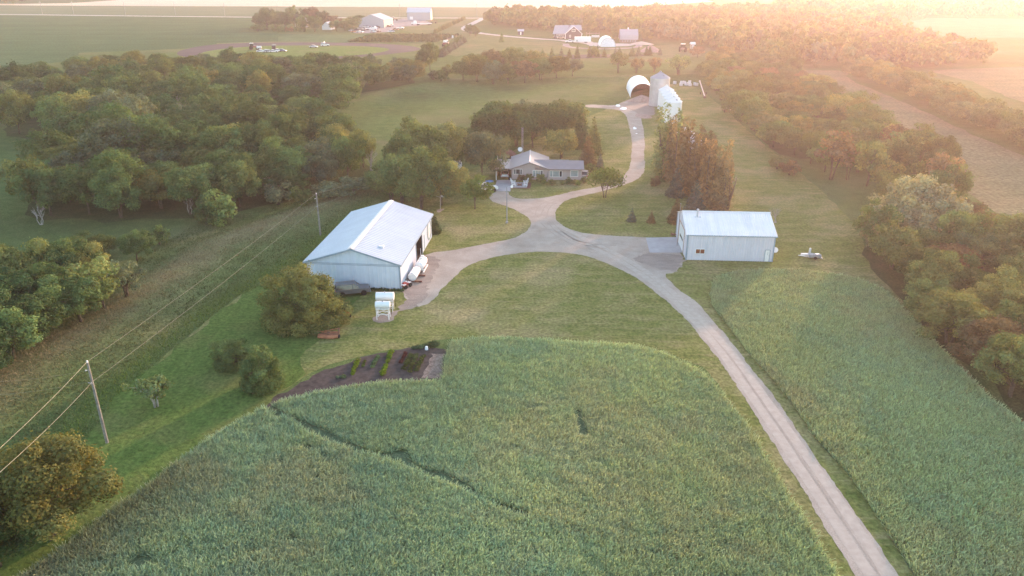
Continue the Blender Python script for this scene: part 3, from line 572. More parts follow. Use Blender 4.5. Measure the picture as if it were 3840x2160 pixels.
def window(par, x0, x1, z0, z1, y, splits, gm, fmat, t=.09):
    f = MB(); f.box(x0,x1,y-.1,y-.02,z0,z0+t); f.box(x0,x1,y-.1,y-.02,z1-t,z1); f.box(x0,x0+t,y-.1,y-.02,z0+t,z1-t); f.box(x1-t,x1,y-.1,y-.02,z0+t,z1-t)
    for s in splits: xm = x0 + (x1-x0)*s; f.box(xm-t/2,xm+t/2,y-.1,y-.02,z0+t,z1-t)
    o_ = f.build('window', fmat, par)
    e = [0] + list(splits) + [1]
    for i in range(len(e)-1):
        g = MB(); g.box(x0+(x1-x0)*e[i]+t*.6,x0+(x1-x0)*e[i+1]-t*.6,y-.06,y-.03,z0+t,z1-t); g.build('pane', gm[i], o_)
for (a, b, c, d_), sp, gm, yy in (((785,500,958,608),(.25,.76),('glass','glass','glass'),0),((1165,527,1375,660),(.28,.8),('paleglass','paleglass','glass'),0),((1508,537,1765,664),(.24,.77),('paleglass','paleglass','glass'),.02),((1926,533,2085,660),(),('paleglass',),.18)):
    p, q_ = hpt(a, d_), hpt(c, b); window(house, p.x, q_.x, max(.55, p.z), min(q_.z, eh-.12), yy, sp, [M[k] for k in gm], M['white'])
for x in (.05, 2.6, wx): g = MB(); g.box(x-.06,x+.06,-.09,-.0,0,eh-.1); g.build('downpipe', M['housewall'], house)
# carport
g = MB(); slab(g, [(-3.5,-1.0,2.4),(-.42,-1.0,2.52),(-.42,7.4,2.52),(-3.5,7.4,2.4)]); g.build('carport_roof', M['houseroof'], house)
g = MB()
for x, y in ((-3.25,-.7),(-3.25,3.2),(-3.25,7)): g = MB(); g.box(x-.08,x+.08,y-.08,y+.08,0,2.4); g.build('carport_post', M['white'], house); g = MB(); g.box(-3.3,-.1,7.1,7.2,0,2.38); g.box(-3.3,-3.2,3,7.1,0,2.38); g.build('carport_wall', M['brown'], house)
g = MB(); g.box(-.12,-.02,1.6,2.6,.1,2.15); dd = g.build('side_door', M['brown'], house); g = MB(); g.box(-.14,-.12,1.8,2.4,1.1,1.9); g.build('pane', M['paleglass'], dd)
# little summerhouse behind the carport
q = thing('summerhouse', 'small round summerhouse with brown conical roof half hidden behind the carport', 'summerhouse', Vector((-1.4, 172.0, 0)))
g = MB(); g.lathe([(1.9,0),(1.9,.9)], 8); g.build('wall', M['housewall'], q); g = MB(); g.lathe([(2.5,2.25),(1.6,3.0),(.05,3.35)], 8); g.lathe([(2.5,2.25),(.05,2.3)], 8); g.build('roof', M['brown'], q)
for k in range(8): t = 2*math.pi*k/8; g = MB(); g.tube([(1.9*math.cos(t),1.9*math.sin(t),.9),(1.9*math.cos(t),1.9*math.sin(t),2.3)], .08, 6); g.build('post', M['white'], q)
g = MB(); g.lathe([(1.8,.9),(1.8,2.25)], 8, cap=False); g.build('pane', M['glass'], q)
# lattice mast
q = thing('antenna_tower', 'thin lattice antenna tower rising behind the bungalow roof', 'tower', ho + Vector((2.4, 11.6, 0))); TH = 8.8
g = MB(); c3 = [(.22*math.cos(t), .22*math.sin(t)) for t in (.5, 2.6, 4.7)]
for x, y in c3: g.tube([(x,y,0),(x,y,TH)], .022, 5)
g.build('leg', M['steel'], q); g = MB()
for i in range(18):
    for k in range(3): a_, b_ = c3[k], c3[(k+1)%3]; g.tube([(*a_, i*TH/18),(*b_, (i+1)*TH/18)], .018, 4)
g.build('lattice_brace', M['steel'], q)
g = MB(); g.lathe([(.02,0),(.3,.06),(.5,.18),(.52,.2),(.3,.1),(.02,.03)], 18, Matrix.Translation((-.5,-.2,3.9)) @ Matrix.Rotation(R(70),4,'X')); g.build('dish', M['white'], q, smooth=True)
# patio and what stands on it
g = MB(); P = [hx(735,775),hx(1060,775),hx(1050,882),hx(715,882)]
sheet('patio', P, .06, M['concrete'], 0, 50, 0); sheet('mulch_bed', [hx(1062,783),hx(1140,783),hx(1120,900),hx(715,898),hx(715,882),hx(1050,882)], .05, M['brown'], .04, .5, 0)
def deck_chair(x, y, rz, label):
    q = thing('garden_chair', label, 'chair', Vector(gflat(*hx(x, y))), rz, 'white chairs on the patio'); sw = .62
    g = MB(); g.add([(-sw/2,-.1,.38),(sw/2,-.1,.38),(sw/2,.5,.27),(-sw/2,.5,.27),(-sw/2,-.1,.42),(sw/2,-.1,.42),(sw/2,.5,.31),(-sw/2,.5,.31)],[(0,3,2,1),(4,5,6,7),(0,1,5,4),(1,2,6,5),(2,3,7,6),(3,0,4,7)]); g.build('seat', M['white'], q)
    g = MB()
    for i in range(5): xx = -sw/2 + .07 + i*.12; g.add([(xx-.05,.45,.25),(xx+.05,.45,.25),(xx+.06,.85,1.12+.06*(2-abs(i-2))),(xx-.06,.85,1.12+.06*(2-abs(i-2))),(xx-.05,.49,.25),(xx+.05,.49,.25),(xx+.06,.89,1.12+.06*(2-abs(i-2))),(xx-.06,.89,1.12+.06*(2-abs(i-2)))],[(0,1,2,3),(4,7,6,5),(0,4,5,1),(1,5,6,2),(2,6,7,3),(3,7,4,0)])
    g.build('backrest', M['white'], q)
    for sx in (-1, 1):
        g = MB(); g.box(sx*.4-.07,sx*.4+.07,-.15,.65,.58,.62); g.build('armrest', M['white'], q); g = MB(); g.box(sx*.36-.04,sx*.36+.04,-.1,0,0,.58); g.build('leg', M['white'], q); g = MB(); g.box(sx*.36-.04,sx*.36+.04,.5,.6,0,.58); g.build('leg', M['white'], q)
for a in (((800,800),R(75),'white garden chair at the back left of the patio'),((808,845),R(100),'white garden chair at the front left of the patio'),((1000,800),R(-75),'white garden chair at the back right of the patio'),((1000,850),R(-100),'white garden chair at the front right of the patio')): deck_chair(*a[0], a[1], a[2])
q = thing('fire_pit', 'square brown fire pit between the white patio chairs', 'fire pit', Vector(gflat(*hx(905, 840)))); g = MB(); g.box(-.45,.45,-.45,.45,.15,.5); g.build('bowl', M['rust'], q, bevel=.05); g = MB()
for x in (-.4,.4):
    for y in (-.4,.4): g = MB(); g.box(x-.04,x+.04,y-.04,y+.04,0,.15); g.build('leg', M['dark'], q)
g = MB(); g.lathe([(.3,.5),(.25,.62),(.08,.72)],12); g.build('lid', M['grey'], q, smooth=True)
q = thing('kettle_grill', 'small black kettle grill beside the carport drive', 'grill', Vector(gflat(*hx(703, 775)))); g = MB(); g.lathe([(.05,.5),(.26,.6),(.32,.78),(.26,.95),(.05,1.05)],14); g.build('bowl', M['carblack'], q, smooth=True); g = MB()
for k in range(3): t = 2.1*k; g.tube([(.15*math.cos(t),.15*math.sin(t),.6),(.32*math.cos(t),.32*math.sin(t),0)], .02, 5)
g.build('leg', M['steel'], q)
q = thing('furled_parasol', 'closed dark parasol standing in front of the house wall', 'parasol', Vector(gflat(*hx(1460, 745)))); g = MB(); g.lathe([(.06,.5),(.16,.9),(.11,1.6),(.02,1.95)],10); g.build('canopy', M['grey'], q, smooth=True); g = MB(); g.lathe([(.25,0),(.25,.06),(.03,.08),(.03,.6)],10); g.build('pole', M['steel'], q)
q = thing('wading_pool', 'small blue plastic wading pool on the grass left of the concrete drive', 'pool', Vector(gflat(*hx(300, 770)))); g = MB(); g.lathe([(.75,0),(.85,.25),(.8,.27),(.7,.06)],24); g.build('tub', M['blue'], q, smooth=True)

# ------------------------------------------------------------------ vehicles
def wheels(q, L, W, r, xs, wd=.22):
    for x in xs:
        for sy in (-1, 1):
            Mx = Matrix.Translation((x, sy*(W/2-wd/2+.02), r)) @ Matrix.Rotation(R(90),4,'X'); g = MB(); g.lathe([(r*.6,-wd/2),(r*.93,-wd/2),(r,-wd/3),(r,wd/3),(r*.93,wd/2),(r*.6,wd/2)],18,Mx); t_ = g.build('wheel', M['tyre'], q, smooth=True)
            g = MB(); g.lathe([(.02,-wd*.42),(r*.6,-wd*.5),(r*.6,wd*.5),(.02,wd*.42)],14,Mx); g.build('rim', M['rim'], t_, smooth=True)
CARS = {'sedan': (4.6, 1.8, [(-2.3,.35),(2.25,.32),(2.3,.6),(2.2,.78),(1.0,.92),(-1.5,.95),(-2.25,.88),(-2.32,.6)], [(1.05,.9),(.25,1.38),(-.9,1.42),(-1.75,.92)]),
        'suv': (4.7, 1.85, [(-2.35,.42),(2.3,.40),(2.35,.75),(2.25,1.0),(1.0,1.1),(-2.3,1.12),(-2.36,.8)], [(1.0,1.08),(.35,1.68),(-2.1,1.72),(-2.32,1.1)]),
        'pickup': (5.4, 1.9, [(-2.7,.5),(2.65,.45),(2.7,.8),(2.6,1.05),(1.15,1.15),(-.75,1.15),(-.8,1.02),(-2.68,1.02),(-2.72,.7)], [(1.15,1.12),(.55,1.72),(-.6,1.74),(-.78,1.12)])}
def car(kind, mat, label, loc, rz, group=None, small=False, name='parked_car', cat='car'):
    L, W, body, cab = CARS[kind]; q = thing(name, label, cat, loc, rz, group)
    g = MB(); g.prism(body, -W/2, W/2, lambda x, z: .1 if z > .9 else (.06 if abs(x) > 2.1 else 0)); g.build('body', mat, q, bevel=.05)
    g = MB(); g.prism(cab, -W/2+.09, W/2-.09, lambda x, z: .16 if z > 1.3 else 0); gl = g.build('glasshouse', M['glass'], q)
    tz = max(p[1] for p in cab); tp = sorted([p for p in cab if p[1] > tz-.1], key=lambda p: p[0]); g = MB(); g.box(tp[0][0]-.12,tp[-1][0]+.1,-W/2+.22,W/2-.22,tz-.04,tz+.05)
    if not small:
        for sy in (-1, 1):
            for (xa, za), (xb, zb) in ((cab[0], cab[1]), (cab[3], cab[2]), ((0, cab[0][1]), (0, tz))): g.tube([(xa,sy*(W/2-.09),za),(xb,sy*(W/2-.24),zb)], .06, 5)
    g.build('roof', mat, q, bevel=.03)
    wheels(q, L, W, .34 if kind == 'sedan' else .39, (L*.31, -L*.31))
    if not small:
        g = MB(); g.box(L/2-.03,L/2+.09,-W/2+.06,W/2-.06,.38,.56); g.build('front_bumper', M['rim'], q, bevel=.03); g = MB(); g.box(-L/2-.09,-L/2+.03,-W/2+.06,W/2-.06,.42,.6); g.build('rear_bumper', M['rim'], q, bevel=.03)
        for sy in (-1, 1):
            g = MB(); g.box(L/2-.1,L/2+.015,sy*W*.36-.17,sy*W*.36+.17,.66,.84); g.build('headlight', M['rim'], q); g = MB(); g.box(-L/2-.015,-L/2+.06,sy*W*.4-.1,sy*W*.4+.1,.7,1.0); g.build('tail_light', M['red'], q)
        if kind == 'suv':
            g = MB(); g.box(L/2-.06,L/2+.02,-.35,.35,.62,.86); g.build('grille', M['dark'], q)
    return q
z4 = zc(1300, 950, .12422)
a, b = gv(*z4(-60, 1310)), gv(*z4(400, 1320)); car('suv', M['cargrey'], 'grey sport utility wagon parked nose out between the round bush and the barn', (a+b)/2 + Vector((-.1,1.0,0)), head(a, b)+.32, cat='wagon')
car('sedan', M['carsilver'], 'silver car parked under the carport', Vector(gflat(*hx(605, 700))) + Vector((0, 2.2, .05)), R(90))
car('suv', M['carwhite'], 'white car half hidden behind the round yard tree', Vector(gflat(*hx(225, 985))) + Vector((0,1.2,0)), R(20))
car('pickup', M['carwhite'], 'white pickup parked among the trees left of the house', gv(1152, 424), R(95), cat='pickup')
car('sedan', M['cargrey'], 'dark car seen past the right end of the house', Vector(gflat(*hx(2215, 690))) + Vector((0, 1, 0)), R(80))

# ------------------------------------------------------------------ tanks
def htank(q, L, r, z, dome=.35, mat=None, name='tank_shell', n=28):
    Mx = Matrix.Translation((0, 0, z)) @ Matrix.Rotation(R(90), 4, 'Y'); pr = []
    for i in range(7): t = math.pi/2*i/6; pr.append((max(.01, r*math.sin(t)), -L/2 - dome*r*math.cos(t)))
    pr += [(r, L*f) for f in (-.25, 0, .25)] + [(p[0], -p[1]) for p in pr[::-1]]
    g = MB(); g.lathe(pr, n, Mx); return g.build(name, mat or M['whitetank'], q, smooth=True)
a, b = gflat(*z4(2030, 900)), gflat(*z4(2210, 590)); a, b = Vector(a), Vector(b); dv = (b-a).normalized(); hd = head(a, b)
q = thing('propane_tank', 'nearer white cylinder tank lying on beams beside the barn wall', 'tank', a + dv*1.55 + Vector((-.25,0,0)), hd); htank(q, 2.6, .62, .86, .12)
for x in (-1.15, 1.15):
    g = MB(); g.box(x-.12,x+.12,-1.35,1.1,.06,.24); g.build('support_beam', M['brown'], q)
q = thing('propane_tank', 'farther white propane tank on a skid by the barn doorway', 'tank', a + dv*5.35 + Vector((-.05,0,0)), hd); s_ = htank(q, 2.7, .68, .98, .4)
g = MB(); g.lathe([(.2,1.6),(.2,1.95),(.17,1.98)],14); g.build('valve_dome', M['white'], q, smooth=True)
for sy in (-1, 1): g = MB(); g.box(-1.6,1.6,sy*.62-.08,sy*.62+.08,.12,.28); g.build('skid_rail', M['white'], q)
for x in (-1, 1): g = MB(); g.box(x-.08,x+.08,-.66,.66,.26,.42); g.build('saddle', M['white'], q)
g = MB(); g.tube([(1.3,.3,1.5),(1.3,.3,2.9)], .05, 8); g.build('vent_pipe', M['galv'], q); g = MB(); g.cbox((1.0,.0,1.75),(.5,.4,.28)); g.build('gauge_box', M['plastic'], q)
for x in (-1.15,.2): g = MB(); g.cbox((x,.1,1.66),(.1,.1,.12)); g.build('fitting', M['steel'], s_)
z6 = zc(960, 1080, .37267)
def stand_tank(fl, fr_, top, label, r, L):
    a, b = Vector(gflat(*z6(*fl))), Vector(gflat(*z6(*fr_))); c = (a+b)/2; rz = head(a, b); H_ = 1.5
    q = thing('fuel_tank', label, 'tank', c + Vector((0, .5, 0)), rz, 'white fuel tanks on tall stands'); htank(q, L, r, H_ + r, .1)
    for x in (-L*.42, L*.42):
        for y in (-.5, .5): g = MB(); g.box(x-.045,x+.045,y-.045,y+.045,0,H_+.2); g.build('leg', M['plastic'], q)
    g = MB()
    for y in (-.5,.5): g.tube([(-L*.42,y,.5),(L*.42,y,1.25)], .03, 5); g.tube([(L*.42,y,.5),(-L*.42,y,1.25)], .03, 5); g.box(-L*.45,L*.45,y-.04,y+.04,.75,.83)
    for x in (-L*.42,L*.42): g.box(x-.04,x+.04,-.5,.5,.75,.83)
    g.build('cross_brace', M['plastic'], q); g = MB(); g.box(-L*.46,L*.46,-.55,-.42,H_-.02,H_+.1); g.box(-L*.46,L*.46,.42,.55,H_-.02,H_+.1); g.build('cradle', M['white'], q)
    g = MB(); g.lathe([(.08,H_+2*r-.03),(.08,H_+2*r+.15)],10); g.build('filler_cap', M['steel'], q); g = MB(); g.tube([(L*.5,0,H_+.2),(L*.56,0,H_+.1),(L*.56,-.1,.6)], .03, 6); g.build('hose', M['dark'], q)
stand_tank((1220,322),(1337,322),None,'white fuel tank on the nearer tall stand, in front of the other', .44, 1.85)
stand_tank((1228,243),(1376,243),None,'white fuel tank on the farther stand, longer than the one in front', .56, 2.3)
sheet('dirt_patch', [z6(1170,300),z6(1250,275),z6(1370,290),z6(1350,330),z6(1270,350),z6(1190,335)], .026, dirt, .3, .5, 1)
# small machine by the barn corner, red mower, orange rotary cutter
q = thing('quad_bike', 'small red and white utility machine parked at the barn corner', 'quad bike', gv(*z4(1790, 1060)) + Vector((-.1,.4,0)), R(60)); g = MB(); g.box(-.7,.75,-.3,.3,.35,.62); g.box(-.5,.1,-.22,.22,.6,.82); g.build('body', M['red'], q, bevel=.06); g = MB(); g.box(-.85,-.3,-.42,.42,.6,.66); g.box(.35,.85,-.42,.42,.6,.66); g.build('fender', M['plastic'], q, bevel=.02); g = MB(); g.tube([(.4,-.35,.98),(.45,0,.92),(.4,.35,.98)], .03, 6); g.tube([(.45,0,.92),(.5,0,.6)], .03, 6); g.build('handlebar', M['dark'], q); wheels(q, 1.6, 1.05, .28, (-.5,.55), .24)
q = thing('riding_mower', 'red riding mower tucked under the right edge of the round bush', 'mower', gv(*z6(885, 285)) + Vector((.2,.1,0)), R(-60)); g = MB(); g.box(.0,.8,-.28,.28,.35,.85); g.box(-.75,.0,-.42,.42,.4,.62); g.build('body', M['red'], q, bevel=.08); g = MB(); g.box(-.55,-.15,-.25,.25,.62,.74); g.box(-.62,-.5,-.25,.25,.7,1.15); g.build('seat', M['dark'], q, bevel=.03); g = MB(); g.box(-.3,.45,-.6,.6,.12,.28); g.build('mower_deck', M['red'], q, bevel=.04); wheels(q, 1.6, .95, .25, (-.5,.6), .2); g = MB(); g.tube([(.05,0,.8),(-.12,0,1.05)], .025, 6); g.build('steering_column', M['dark'], q)
a, b = gv(*z6(668, 490)), gv(*z6(800, 492)); c = (a+b)/2; q = thing('rotary_cutter', 'orange rusty rotary cutter lying on the mown grass below the round bush', 'mower implement', c, head(a, b)); g = MB(); n = 14
pl = [(-1.2,-.75),(-1.3,0),(-1.0,.75),(.9,.85),(1.25,.4),(1.25,-.6),(.6,-.9)]; g.add([(x,y,.18) for x,y in pl]+[(x,y,.36) for x,y in pl],[tuple(range(7))[::-1],tuple(range(7,14))]+[(i,(i+1)%7,(i+1)%7+7,i+7) for i in range(7)]); g.build('deck', M['orange'], q)
g = MB(); g.lathe([(.22,.36),(.22,.6),(.1,.66)],14); g.build('gearbox', M['rust'], q); g = MB(); g.tube([(-1.9,.35,.62),(-.3,.15,.6),(.9,.3,.5)], .06, 6); g.tube([(-1.2,.65,.4),(0,.05,.85),(1.2,.5,.95)], .045, 6); g.build('hitch_frame', M['orange'], q); g = MB(); g.box(1.18,1.26,.1,.6,.3,1.0); g.box(-1.2,1.2,-.06,.06,.36,.45); g.build('mast', M['rust'], q)
g = MB(); g.lathe([(.05,-.07),(.22,-.07),(.24,0),(.22,.07),(.05,.07)],14,Matrix.Translation((1.35,-.3,.24)) @ Matrix.Rotation(R(90),4,'Y')); g.build('wheel', M['tyre'], q, smooth=True)
q = thing('garden_bucket', 'upturned white pail standing at the top of the kitchen garden', 'pail', gv(*z6(1717, 622))); g = MB(); g.lathe([(.16,0),(.2,.05),(.15,.42),(.13,.45)],16); g.build('pail', M['white'], q, smooth=True); g = MB(); g.tube([(-.2,0,.06),(-.22,0,.3),(0,0,.5),(.22,0,.3),(.2,0,.06)], .012, 5); g.build('bail', M['steel'], q)
# trailer wreck right of the shed
a = gv(*z5(2320, 860)); q = thing('scrap_trailer', 'pale wrecked trailer with its long tongue on the grass right of the metal shed', 'trailer', a + Vector((0,.6,0)), R(168), None, (.72, .72, .72))
g = MB(); g.add([(-1.3,-.6,.35),(1.2,-.75,.35),(1.2,.75,.35),(-1.3,.6,.35),(-1.5,-.7,.8),(1.1,-.85,.95),(1.1,.85,.95),(-1.5,.7,.7)],[(0,3,2,1),(0,1,5,4),(1,2,6,5),(2,3,7,6),(3,0,4,7),(0,1,2,3)]); g.build('box', M['galv'], q); g = MB(); g.tube([(1.1,-.5,.4),(3.2,0,.45)], .07, 6); g.tube([(1.1,.5,.4),(3.2,0,.45)], .07, 6); g.tube([(-1.2,0,.9),(2.0,.1,.75)], .08, 6); g.build('tongue', M['galv'], q); g = MB(); g.cbox((-.6,.1,.85),(.9,.7,.4),Matrix.Rotation(.4,4,'Z')); g.cbox((-1.3,-.3,.8),(.7,.5,.3),Matrix.Rotation(-.5,4,'Y')); g.build('load', M['galv'], q, bevel=.05); wheels(q, 2, 1.75, .33, (-.2,), .2)
for x, y, l, z in ((2160,792,'pale wooden block lying left of the wrecked trailer',.3),(2237,745,'upright white post stub behind the wrecked trailer',.9)):
    q = thing('timber_block', l, 'block', gv(*z5(x, y + (20 if z > .5 else 0)))); g = MB(); g.box(-.55 if z<.5 else -.14,.55 if z<.5 else .14,-.2 if z<.5 else -.14,.2 if z<.5 else .14,0,z); g.build('block', M['plastic'], q, bevel=.04)
# ------------------------------------------------------------------ bin yard
def corr(r, h, step):               # corrugated wall profile
    pr = []; k = int(h / step)
    for i in range(k): z = i * step; pr += [(r, z), (r + .035, z + step * .5)]
    return pr + [(r, h)]
def grain_bin(label, loc, r, h, mat, roofmat, group=None, pitch=.5, hop=0, rz=0.0):
    q = thing('grain_bin', label, 'grain bin', loc, rz, group); g = MB(); g.lathe([(p, z + hop) for p, z in corr(r, h, .55)], 32, cap=False); g.build('wall', mat, q, smooth=True)
    g = MB(); rh = r * pitch; vs = []; n = 24
    g.lathe([(r + .12, hop + h - .03), (r*.55, hop + h + rh*.46), (.35, hop + h + rh*.86), (.35, hop + h + rh*.86)], 32); rf = g.build('roof', roofmat, q, smooth=True)
    g = MB()
    for k in range(n): t = 2*math.pi*k/n; g.tube([((r+.1)*math.cos(t),(r+.1)*math.sin(t),hop+h+.0),(.36*math.cos(t),.36*math.sin(t),hop+h+rh*.88)], .035, 4)
    g.build('roof_rib', roofmat, rf); g = MB(); g.lathe([(.38,hop+h+rh*.86),(.38,hop+h+rh*.86+.3),(.02,hop+h+rh*.86+.45)],14); g.build('cap', roofmat, rf, smooth=True)
    if hop:
        g = MB(); g.lathe([(r-.02,hop+.02),(.3,.5),(.3,.35)],24,cap=False); g.build('hopper_cone', mat, q, smooth=True)
        for k in range(8): t = 2*math.pi*k/8+.2; g = MB(); g.box(-.07,.07,-.07,.07,0,hop+.3,Matrix.Translation(((r-.08)*math.cos(t),(r-.08)*math.sin(t),0))); g.build('leg', mat, q)
    g = MB(); t = -2.2
    for s_ in (-.2,.2): g.tube([((r+.16)*math.cos(t)-s_*math.sin(t),(r+.16)*math.sin(t)+s_*math.cos(t),.3),((r+.16)*math.cos(t)-s_*math.sin(t),(r+.16)*math.sin(t)+s_*math.cos(t),hop+h)], .025, 4)
    for i in range(int((hop+h)/.4)): g.tube([((r+.16)*math.cos(t)+.2*math.sin(t),(r+.16)*math.sin(t)-.2*math.cos(t),.4+i*.4),((r+.16)*math.cos(t)-.2*math.sin(t),(r+.16)*math.sin(t)+.2*math.cos(t),.4+i*.4)], .018, 4)
    g.build('ladder', M['galv'], q); g = MB(); a = -1.2; g.cbox((0,0,0),(.5,.45,.08),Matrix.Translation((r*.62*math.cos(a),r*.62*math.sin(a),hop+h+rh*.42))@Matrix.Rotation(a,4,'Z')@Matrix.Rotation(math.atan(pitch),4,'Y')); g.build('hatch', M['grey'], rf)
    return q
grain_bin('tall galvanised grain bin behind the row of white bins', Vector((47.7, 251.5, 0)), 3.1, 8.8, M['galv'], M['blueroof'], pitch=.62)
ords = ('nearest', 'second nearest', 'middle', 'second farthest', 'farthest')
for i in range(5):
    f = i / 4; grain_bin('white grain bin, %s of the five in the white row' % ords[i], Vector((46.6 + 1.9*f, 222.5 + 21.6*f, 0)), 2.36, 6.0, M['whitetank'], M['white'], 'row of white bins', .6)
for i, (px, py, l) in enumerate(((1739, 371, 'farthest'), (1757, 390, 'middle'), (1774, 410, 'nearest'))):
    grain_bin('small galvanised bin showing through the poplars, %s of three' % l, gv(px, py) + Vector((-1.6,1.5,0)), 2.3, 3.4, M['galv'], M['galv'], 'galvanised bins behind the poplars', .5)
# hoop shelters
def hoop(name, label, loc, rz, w, L, h, closed, mat):
    q = thing(name, label, 'hoop shelter', loc, rz); n = 28; A = []
    for i in range(n + 1):
        t = math.pi * i / n; A.append((-w/2*math.cos(t), h*math.sin(t)**.8))
    g = MB(); k = 12; vs = []; fs = []
    for off in (0, -.06):
        for j in range(k + 1):
            for (x, z) in A: vs.append((x*(1+off/w), L*j/k, max(0, z+off) * (1 - .012*math.sin(math.pi*j*1.0)**2)))
    m = n + 1; tot = (k+1)*m
    for s_ in (0, 1):
        for j in range(k):
            for i in range(n): fs.append((s_*tot+j*m+i, s_*tot+j*m+i+1, s_*tot+(j+1)*m+i+1, s_*tot+(j+1)*m+i))
    for i in range(n): fs += [(i,i+1,tot+i+1,tot+i),(k*m+i,k*m+i+1,tot+k*m+i+1,tot+k*m+i)]
    g.add(vs, fs); g.build('cover', mat, q, smooth=True)
    g = MB(); g.add([(x,L-.02,z) for x,z in A],[tuple(range(m))]); g.add([(x,L-.1,z) for x,z in A],[tuple(range(m))]); g.build('end_wall', mat if closed else M['brown'], q)
    if closed: g = MB(); g.add([(x*.985,.25,z*.985) for x,z in A]+[(x*.985,.32,z*.985) for x,z in A],[tuple(range(m)),tuple(range(2*m-1,m-1,-1))]); g.build('front_wall', solid('panelwall',(.72,.76,.82),.5), q)
    for j in range(0, 9, 1 if not closed else 8):
        g = MB(); g.tube([(x*.97,L*(j+.15)/8.6,z*.97) for x,z in A], .06, 6); g.build('frame_rib', M['grey'] if closed else M['rust'], q)
    g = MB(); g.tube([(x*1.005,-.02,z*1.005) for x,z in A], .07, 6); g.build('edge_trim', M['galv'] if closed else mat, q)
    if not closed:
        g = MB()
        for sx in (-1, 1): g.box(sx*w/2*.94-.05,sx*w/2*.94+.05,.2,L-.2,0,1.3)
        g.box(-w*.46,w*.46,L-.4,L-.3,0,1.6); g.build('side_boards', M['rust'], q)
    return q
hl, hr_ = gflat(1288+.25*1185, .25*978), gflat(1288+.25*1395, .25*993)
hl = Vector((40.9, 267.5, 0)); bl_ = Vector((42.5, 289.5, 0)); dd = (bl_ - hl).normalized(); hw = 8.2
hoop('hoop_shelter', 'white fabric hoop shelter with open dark mouth beside the tall grain bin', hl + Vector((dd.y, -dd.x, 0)) * hw/2, math.atan2(dd.y, dd.x) - math.pi/2, hw, 21, 4.7, False, M['fabric'])
def heap(name, label, loc, rx, ry, h, mat, seed, cat='pile'):
    n, m = 22, 9; vs = []; fs = []; rg = random.Random(seed)
    ph = [rg.uniform(0, 6) for _ in range(4)]
    for j in range(m + 1):
        f = j / m
        for i in range(n):
            t = 2*math.pi*i/n; k = 1 + .14*math.sin(2*t+ph[0]) + .09*math.sin(5*t+ph[1]); rr = f * k
            vs.append((loc[0]+rx*rr*math.cos(t), loc[1]+ry*rr*math.sin(t), loc[2] + h*max(0,(1-f**1.15))*(1+.12*math.sin(3*t+ph[2])*f) - .02*f))
    for j in range(m):
        for i in range(n): fs.append((j*n+i, j*n+(i+1)%n, (j+1)*n+(i+1)%n, (j+1)*n+i))
    o = MB().add(vs, fs).build(name, mat, smooth=True); return tag(o, label, cat)
heap('gravel_heap', 'pinkish gravel heap in front of the open hoop shelter', gv(1288+.25*1300, .25*1018), 4.8, 3.2, 2.1, M['dirtpile'], 3)
heap('earth_mound', 'low brown earth mound beside the drive below the white bins', gv(1618, 292), 2.6, 4.0, .5, M['dirtpile'], 5)
# white sheets on the drive
def tarp(label, V, h=.12, seed=1):
    P = [gflat(*p) for p in V]; c = sum(P) / len(P); rg = random.Random(seed); n = len(P); vs = [tuple(p[:2]) + (.03,) for p in P] + [tuple((c + (p-c)*.65)[:2]) + (.03 + h*rg.uniform(.5,1.4),) for p in P] + [(c[0], c[1], .03+h)]
    fs = [(i,(i+1)%n,(i+1)%n+n,i+n) for i in range(n)] + [(n+i,n+(i+1)%n,2*n) for i in range(n)]
    return tag(MB().add(vs, fs).build('white_sheet', M['fabric']), label, 'sheet', 'white sheets lying on the drive')
u3 = lambda x, y: (1288+.25*x, .25*y)
tarp('crumpled white sheet on the grass edge where the drive forks', [u3(1040,1068),u3(1052,1052),u3(1078,1052),u3(1090,1062),u3(1085,1072),u3(1060,1073)])
tarp('wider white sheet on the gravel right of the fork', [u3(1080,1098),u3(1110,1080),u3(1150,1082),u3(1152,1100),u3(1120,1106)], .15, 2)
tarp('white scrap of sheet on the left wheel track of the drive', [u3(1218,1282),u3(1232,1278),u3(1240,1290),u3(1254,1292),u3(1250,1300),u3(1222,1302)], .2, 3)
tarp('smallest white scrap on the drive, nearest the house', [u3(1240,1343),u3(1252,1341),u3(1266,1345),u3(1252,1349)], .08, 4)
# caged totes
def tote(loc, rz, label):
    q = thing('caged_tote', label, 'tote', loc, rz, 'caged white totes by the treeline'); g = MB(); g.box(-.5,.5,-.6,.6,0,.14); g.build('pallet', M['oldwood'], q); g = MB(); g.box(-.47,.47,-.57,.57,.15,1.12); t_ = g.build('tank', M['plastic'], q, bevel=.06); g = MB(); g.lathe([(.12,1.1),(.12,1.2)],12); g.build('cap', M['grey'], t_)
    g = MB()
    for i in range(5): x = -.5+.25*i; g.box(x-.02,x+.02,-.61,-.585,.14,1.15); g.box(x-.02,x+.02,.585,.61,.14,1.15)
    for z in (.3,.7,1.12): g.box(-.51,.51,-.615,-.585,z-.02,z+.02); g.box(-.51,.51,.585,.615,z-.02,z+.02)
    g.build('cage', M['galv'], q)
for x, y, l in ((1637,848,'caged tote standing alone at the left of the group'),(1700,866,'caged tote in front at the left of the cluster'),(1706,846,'caged tote behind the left end of the cluster'),(1732,846,'caged tote at the back middle of the cluster'),(1752,862,'caged tote in the middle gap of the cluster'),(1778,858,'caged tote right of the middle of the cluster'),(1790,868,'caged tote in front at the right of the cluster'),(1786,842,'caged tote at the back right of the cluster'),(1840,862,'caged tote close to the treeline'),(1856,866,'caged tote farthest right beside the auger tip')):
    for dx in (0,): tote(gv(*u3(x, y)), random.uniform(-.3,.3), 'white ' + l)
